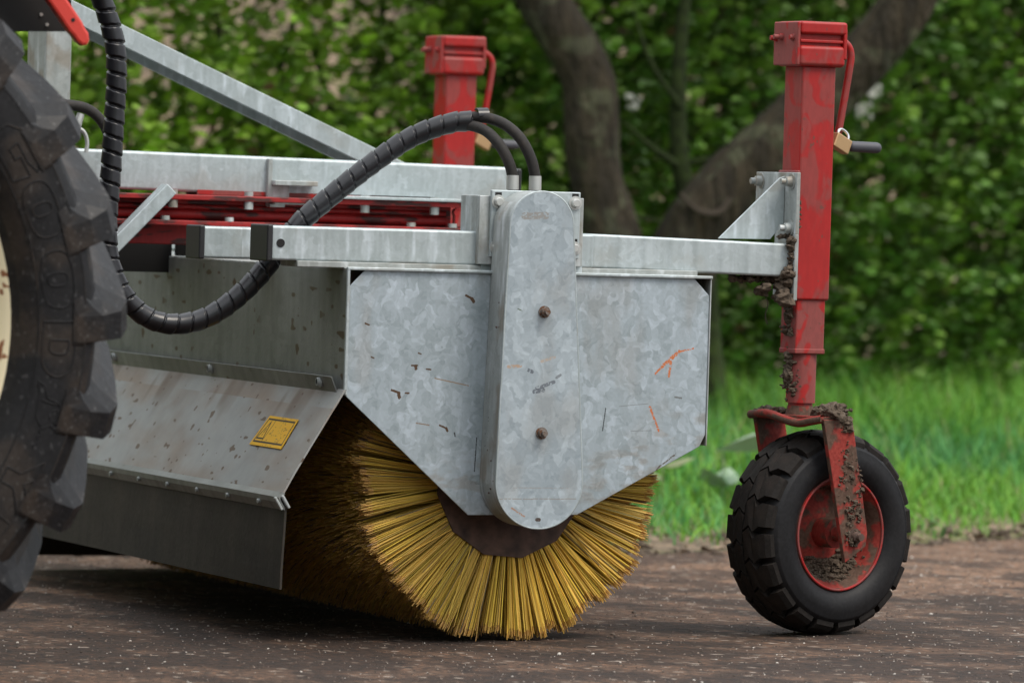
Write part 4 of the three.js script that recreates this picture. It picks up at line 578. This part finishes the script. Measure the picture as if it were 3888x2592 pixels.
// ---------------------------------------------------------------- tractor: rear wheel and mudguard (x: right in its side view, z: out of the wheel face)
{
  const gy = -0.066, t = thing('tractor', 'tractor rear wheel with ribbed black tyre cream rim and red edged mudguard', 'tractor', [-2.046, gy, 1.2]), cy = 0.715 - gy, C0 = V(0, cy, 0);
  const prof = [[0.55, 0.0], [0.566, 0.022], [0.584, 0.04], [0.6, 0.049], [0.62, 0.0535], [0.645, 0.0545], [0.675, 0.0525], [0.689, 0.0495], [0.692, 0.0515], [0.6945, 0.049], [0.71, 0.04], [0.722, 0.022], [0.728, 0.0], [0.738, -0.08], [0.744, -0.18]];
  const zAt = (r) => { for (let i = 0; i < prof.length - 1; i++) if (r >= prof[i][0] && r <= prof[i + 1][0]) return mixf(prof[i][1], prof[i + 1][1], (r - prof[i][0]) / (prof[i + 1][0] - prof[i][0])); return 0.04; };
  const wheel = mesh('tyre', lathe(prof.concat(prof.slice(0, -1).reverse().map(([r, z]) => [r, -0.36 - z])), 120), M.tractorRubber, t); wheel.position.copy(C0);
  // lugs: bars that run from the shoulder to the middle of the tread
  const lug = (() => {
    const st = [[0.056, -0.004, 0.668, 0.676, 0.036, 0.026], [0.05, 0.0, 0.69, 0.728, 0.042, 0.025], [0.03, 0.01, 0.7, 0.772, 0.048, 0.027], [0.005, 0.035, 0.71, 0.791, 0.052, 0.028], [-0.05, 0.1, 0.725, 0.793, 0.05, 0.025], [-0.12, 0.18, 0.735, 0.794, 0.046, 0.022], [-0.195, 0.25, 0.735, 0.79, 0.034, 0.016]];
    const P = [], I = [], n = st.length, quad = (a, b, c, d) => I.push(a, b, c, a, c, d);
    for (const [z, a, rb, rt, wb, wt] of st) for (const [r, w] of [[rb, -wb * 0.85], [mixf(rb, rt, 0.55), -wb * 0.62], [rt, -wt], [rt, wt], [mixf(rb, rt, 0.45), wb * 0.85 + 0.006], [rb, wb * 1.25 + 0.012]]) { const q = a + w / r; P.push(r * Math.cos(q), r * Math.sin(q), z); }
    for (let i = 0; i < n - 1; i++) for (let k = 0; k < 5; k++) quad(i * 6 + k, i * 6 + k + 1, i * 6 + k + 7, i * 6 + k + 6);
    for (let k = 1; k < 5; k++) { I.push(0, k + 1, k); I.push((n - 1) * 6, (n - 1) * 6 + k, (n - 1) * 6 + k + 1); }
    const g = new THREE.BufferGeometry(); g.setAttribute('position', new THREE.Float32BufferAttribute(P, 3)); g.setIndex(I.reverse()); const q = g.toNonIndexed(); q.computeVertexNormals(); return metreUV(q);
  })();
  const lugFar = lug.clone(); { const p = lugFar.attributes.position; for (let i = 0; i < p.count; i++) p.setZ(i, -0.36 - p.getZ(i)); for (let i = 0; i < p.count; i += 3) { const a = [p.getX(i), p.getY(i), p.getZ(i)]; p.setXYZ(i, p.getX(i + 1), p.getY(i + 1), p.getZ(i + 1)); p.setXYZ(i + 1, ...a); } lugFar.computeVertexNormals(); }
  for (let i = 0; i < 48; i++) { const l = mesh('tread_lug', i % 2 ? lugFar : lug, M.lugRubber, wheel, true); l.rotation.z = (0.0 + Math.floor(i / 2) * 15 * Math.PI / 180) + (i % 2 ? 0.131 : 0); }
  // raised ribs round the sidewall and raised lettering
  const ribPts = (pts, close) => { const P = pts.map(([r, a]) => V(r * Math.cos(a), r * Math.sin(a), zAt(r) + 0.0004)); if (close) P.push(P[0].clone()); return new THREE.TubeGeometry(new THREE.CatmullRomCurve3(P, false, 'centripetal'), P.length * 3, 0.0016, 6, false); };
  const glyph = (deg, lines) => lines.map(([pts, close]) => ribPts(pts.map(([u, v]) => { const r = 0.64 + v; return [r, deg * Math.PI / 180 - u / 0.64]; }), close));
  const cap = (w, h, x0 = 0, y0 = 0, n = 28) => { const p = []; for (let i = 0; i < n; i++) { const a = i / n * 2 * Math.PI, e = 0.72; p.push([x0 + w / 2 * Math.sign(Math.cos(a)) * Math.pow(Math.abs(Math.cos(a)), e), y0 + h / 2 * Math.sign(Math.sin(a)) * Math.pow(Math.abs(Math.sin(a)), e)]); } return p; };
  const poly = (pts) => { const o = []; pts.forEach((p, i) => { const q = pts[(i + 1) % pts.length]; for (let k = 0; k < 4; k++) o.push([mixf(p[0], q[0], k / 4), mixf(p[1], q[1], k / 4)]); }); return o; };
  const halfD = (w, h, x0) => { const p = [[x0 - w / 2, -h / 2], [x0 - w / 2, -h / 4], [x0 - w / 2, 0], [x0 - w / 2, h / 4], [x0 - w / 2, h / 2]]; for (let i = 0; i <= 16; i++) { const a = Math.PI / 2 - i / 16 * Math.PI; p.push([x0 + (w * 0.15) + w * 0.35 * Math.cos(a), h / 2 * Math.sin(a)]); } return p; };
  const O = [[cap(0.112, 0.064), true], [cap(0.026, 0.04), true]], D = [[halfD(0.108, 0.064, 0), true], [halfD(0.028, 0.038, -0.004), true]];
  const G = [[poly([[0.055, 0.02], [0.03, 0.032], [-0.03, 0.032], [-0.055, 0.012], [-0.055, -0.012], [-0.03, -0.032], [0.05, -0.032], [0.055, 0.002], [0.012, 0.002], [0.012, -0.01], [-0.012, -0.01], [-0.014, 0.01], [0.03, 0.01]]), true]];
  const Y = [[poly([[-0.056, 0.032], [-0.022, 0.032], [0, 0.012], [0.022, 0.032], [0.056, 0.032], [0.016, -0.004], [0.016, -0.032], [-0.016, -0.032], [-0.016, -0.004]]), true]];
  const E = [[poly([[-0.05, 0.032], [0.05, 0.032], [0.05, 0.016], [-0.016, 0.014], [0.04, 0.006], [0.04, -0.006], [-0.016, -0.014], [0.05, -0.016], [0.05, -0.032], [-0.05, -0.032]]), true]], A = [[poly([[-0.056, -0.032], [-0.02, 0.032], [0.02, 0.032], [0.056, -0.032], [0.024, -0.032], [0.018, -0.018], [-0.018, -0.018], [-0.024, -0.032]]), true]], Rr = [[poly([[-0.05, -0.032], [-0.05, 0.032], [0.03, 0.032], [0.05, 0.016], [0.03, -0.002], [0.054, -0.032], [0.02, -0.032], [0.0, -0.006], [-0.018, -0.006], [-0.018, -0.032]]), true]];
  // winged foot between the words' halves
  const F = [[poly([[-0.05, -0.032], [-0.044, -0.02], [-0.02, -0.006], [-0.016, 0.018], [-0.008, 0.024], [0.022, 0.02], [0.026, 0.03], [0.034, 0.024], [0.03, 0.012], [0.04, 0.002], [0.03, -0.012], [0.02, -0.02], [-0.03, -0.024]]), true], [[[-0.014, -0.018], [-0.012, 0.0], [-0.012, 0.018]], false], [[[0.0, 0.022], [0.001, 0.01], [0.018, 0.008]], false], [[[0.036, 0.002], [0.046, -0.004], [0.05, 0.004], [0.06, -0.004], [0.066, 0.002], [0.08, -0.006]], false]];
  const text = []; [[32.2, G], [21.1, O], [8.5, O], [-3.8, D], [-14.4, F], [-28.2, Y], [-39.5, E], [-51, A], [-62, Rr]].forEach(([a, l]) => glyph(a, l).forEach((g) => text.push([g, a])));
  const byA = {}; for (const [g, a] of text) (byA[a] ??= []).push(g); for (const k of Object.keys(byA)) mesh('raised_letter', merge(...byA[k]), M.tractorRubber, wheel);
  const ring = (r) => { const p = []; for (let i = 0; i <= 90; i++) p.push([r, i / 90 * 2 * Math.PI]); return ribPts(p, false); };
  mesh('sidewall_rib', merge(ring(0.6935), ring(0.598)), M.tractorRubber, wheel);
  const rim = mesh('rim', lathe([[0.2, -0.16], [0.4, -0.14], [0.44, -0.1], [0.495, -0.06], [0.525, -0.02], [0.542, 0.0], [0.556, 0.006], [0.561, 0.001], [0.561, -0.012], [0.55, -0.02]], 96), M.cream, t); rim.position.copy(C0);
  const edge = mesh('rim_edge', lathe([[0.556, 0.0065], [0.562, 0.008], [0.566, 0.002], [0.5625, -0.006]], 96), M.rust, rim);
  mesh('hub', merge(cyl(V(0, 0, -0.7), V(0, 0, -0.1), 0.1, 0.1, 24), cyl(V(0, 0, -0.17), V(0, 0, -0.14), 0.2, 0.2, 32)), M.rust, rim);
  // mudguard: dark inner sheet and a red edge strip
  const y = (v) => v + cy;
  const arc = []; for (let i = 0; i <= 20; i++) { const a = mixf(2.4, 0.86, i / 20); arc.push([1.02 * Math.cos(a), y(1.02 * Math.sin(a))]); }
  const guard = mesh('mudguard', prism([...arc, [0.79, y(0.64)], [0.806, y(0.593)], [0.6, y(0.586)], [0.1, y(0.62)], [-0.5, y(0.6)]], -0.52, -0.505, 0.002), M.blackMatt, t);
  const top = []; for (let i = 0; i <= 20; i++) { const a = mixf(2.4, 0.95, i / 20); top.push([1.02 * Math.cos(a), y(1.02 * Math.sin(a))]); } const top2 = top.slice().reverse().map(([a, b]) => [a * 0.985, y(0) + (b - y(0)) * 0.985]);
  mesh('mudguard_top', prism([...top, ...top2], -0.5, -0.02, 0.002), M.redGloss, guard);
  const edgeC = [[0.6, 0.825], [0.69, 0.735], [0.757, 0.654], [0.795, 0.604], [0.813, 0.58]].map(([a, b]) => V(a, y(b), -0.45)), ec = new THREE.CatmullRomCurve3(edgeC), A1 = [], B1 = [];
  for (let i = 0; i <= 24; i++) { const q = ec.getPointAt(i / 24), d = ec.getTangentAt(i / 24), w = 0.0175 * (i > 22 ? 0.86 : 1); A1.push([q.x - d.y * w, q.y + d.x * w]); B1.push([q.x + d.y * w, q.y - d.x * w]); }
  const tip = [[0.827, y(0.575)], [0.8225, y(0.565)], [0.812, y(0.563)]];
  const strip = mesh('edge_strip', prism([...A1, ...tip, ...B1.reverse()], -0.465, -0.435, 0.006), M.redGloss, guard);
  mesh('bolt_hole', cyl(V(0.79, y(0.615), -0.436), V(0.79, y(0.615), -0.4335), 0.004, 0.004, 14), M.blackMatt, strip);
  for (const [a, b] of [[0.742, 0.625], [0.755, 0.605]]) mesh('rivet', cyl(V(a, y(b), -0.506), V(a, y(b), -0.502), 0.004, 0.0035, 10), M.zinc, guard);
  mesh('axle_housing', merge(cyl(V(0, cy, -1.4), V(0, cy, -0.6), 0.14, 0.12, 20), bar(V(0, cy + 0.05, -0.9), V(0.15, cy + 0.75, -0.53), 0.08, 0.08)), M.blackMatt, t);
  mesh('gearbox', merge(box(-1.9, 0.28, cy - 0.3, cy + 0.25, -1.22, -0.82, 0.04), box(0.28, 0.7, cy - 0.32, cy - 0.22, -1.2, -1.14, 0.01), box(0.28, 0.7, cy - 0.32, cy - 0.22, -0.9, -0.84, 0.01)), M.blackMatt, t);
  mesh('bonnet', box(-2.7, -1.5, cy - 0.1, cy + 0.6, -1.35, -0.7, 0.1), M.redGloss, t);
  const cab = mesh('cab', merge(box(-1.5, 0.02, cy + 0.25, cy + 0.75, -1.58, -0.52, 0.05), ...[[-1.48, -1.5], [-1.48, -0.56], [-0.04, -1.5], [-0.04, -0.56], [-0.7, -0.54], [-0.7, -1.56]].map(([a, b]) => box(a - 0.035, a + 0.035, cy + 0.7, cy + 1.82, b - 0.035, b + 0.035, 0.01))), M.blackMatt, t);
  mesh('cab_roof', box(-1.6, 0.1, cy + 1.8, cy + 1.95, -1.66, -0.46, 0.06), M.redGloss, cab); mesh('cab_glass', box(-1.47, -0.05, cy + 0.74, cy + 1.8, -1.54, -0.55, 0.02), new THREE.MeshPhysicalMaterial({ color: lin(0.02, 0.024, 0.024), roughness: 0.08 }), cab);
  const far = wheel.clone(); far.position.set(0, cy, -1.68); t.add(far); const farRim = rim.clone(); farRim.position.set(0, cy, -1.68); t.add(farRim);
}
scene.updateMatrixWorld(true);
renderer.render(scene, camera);
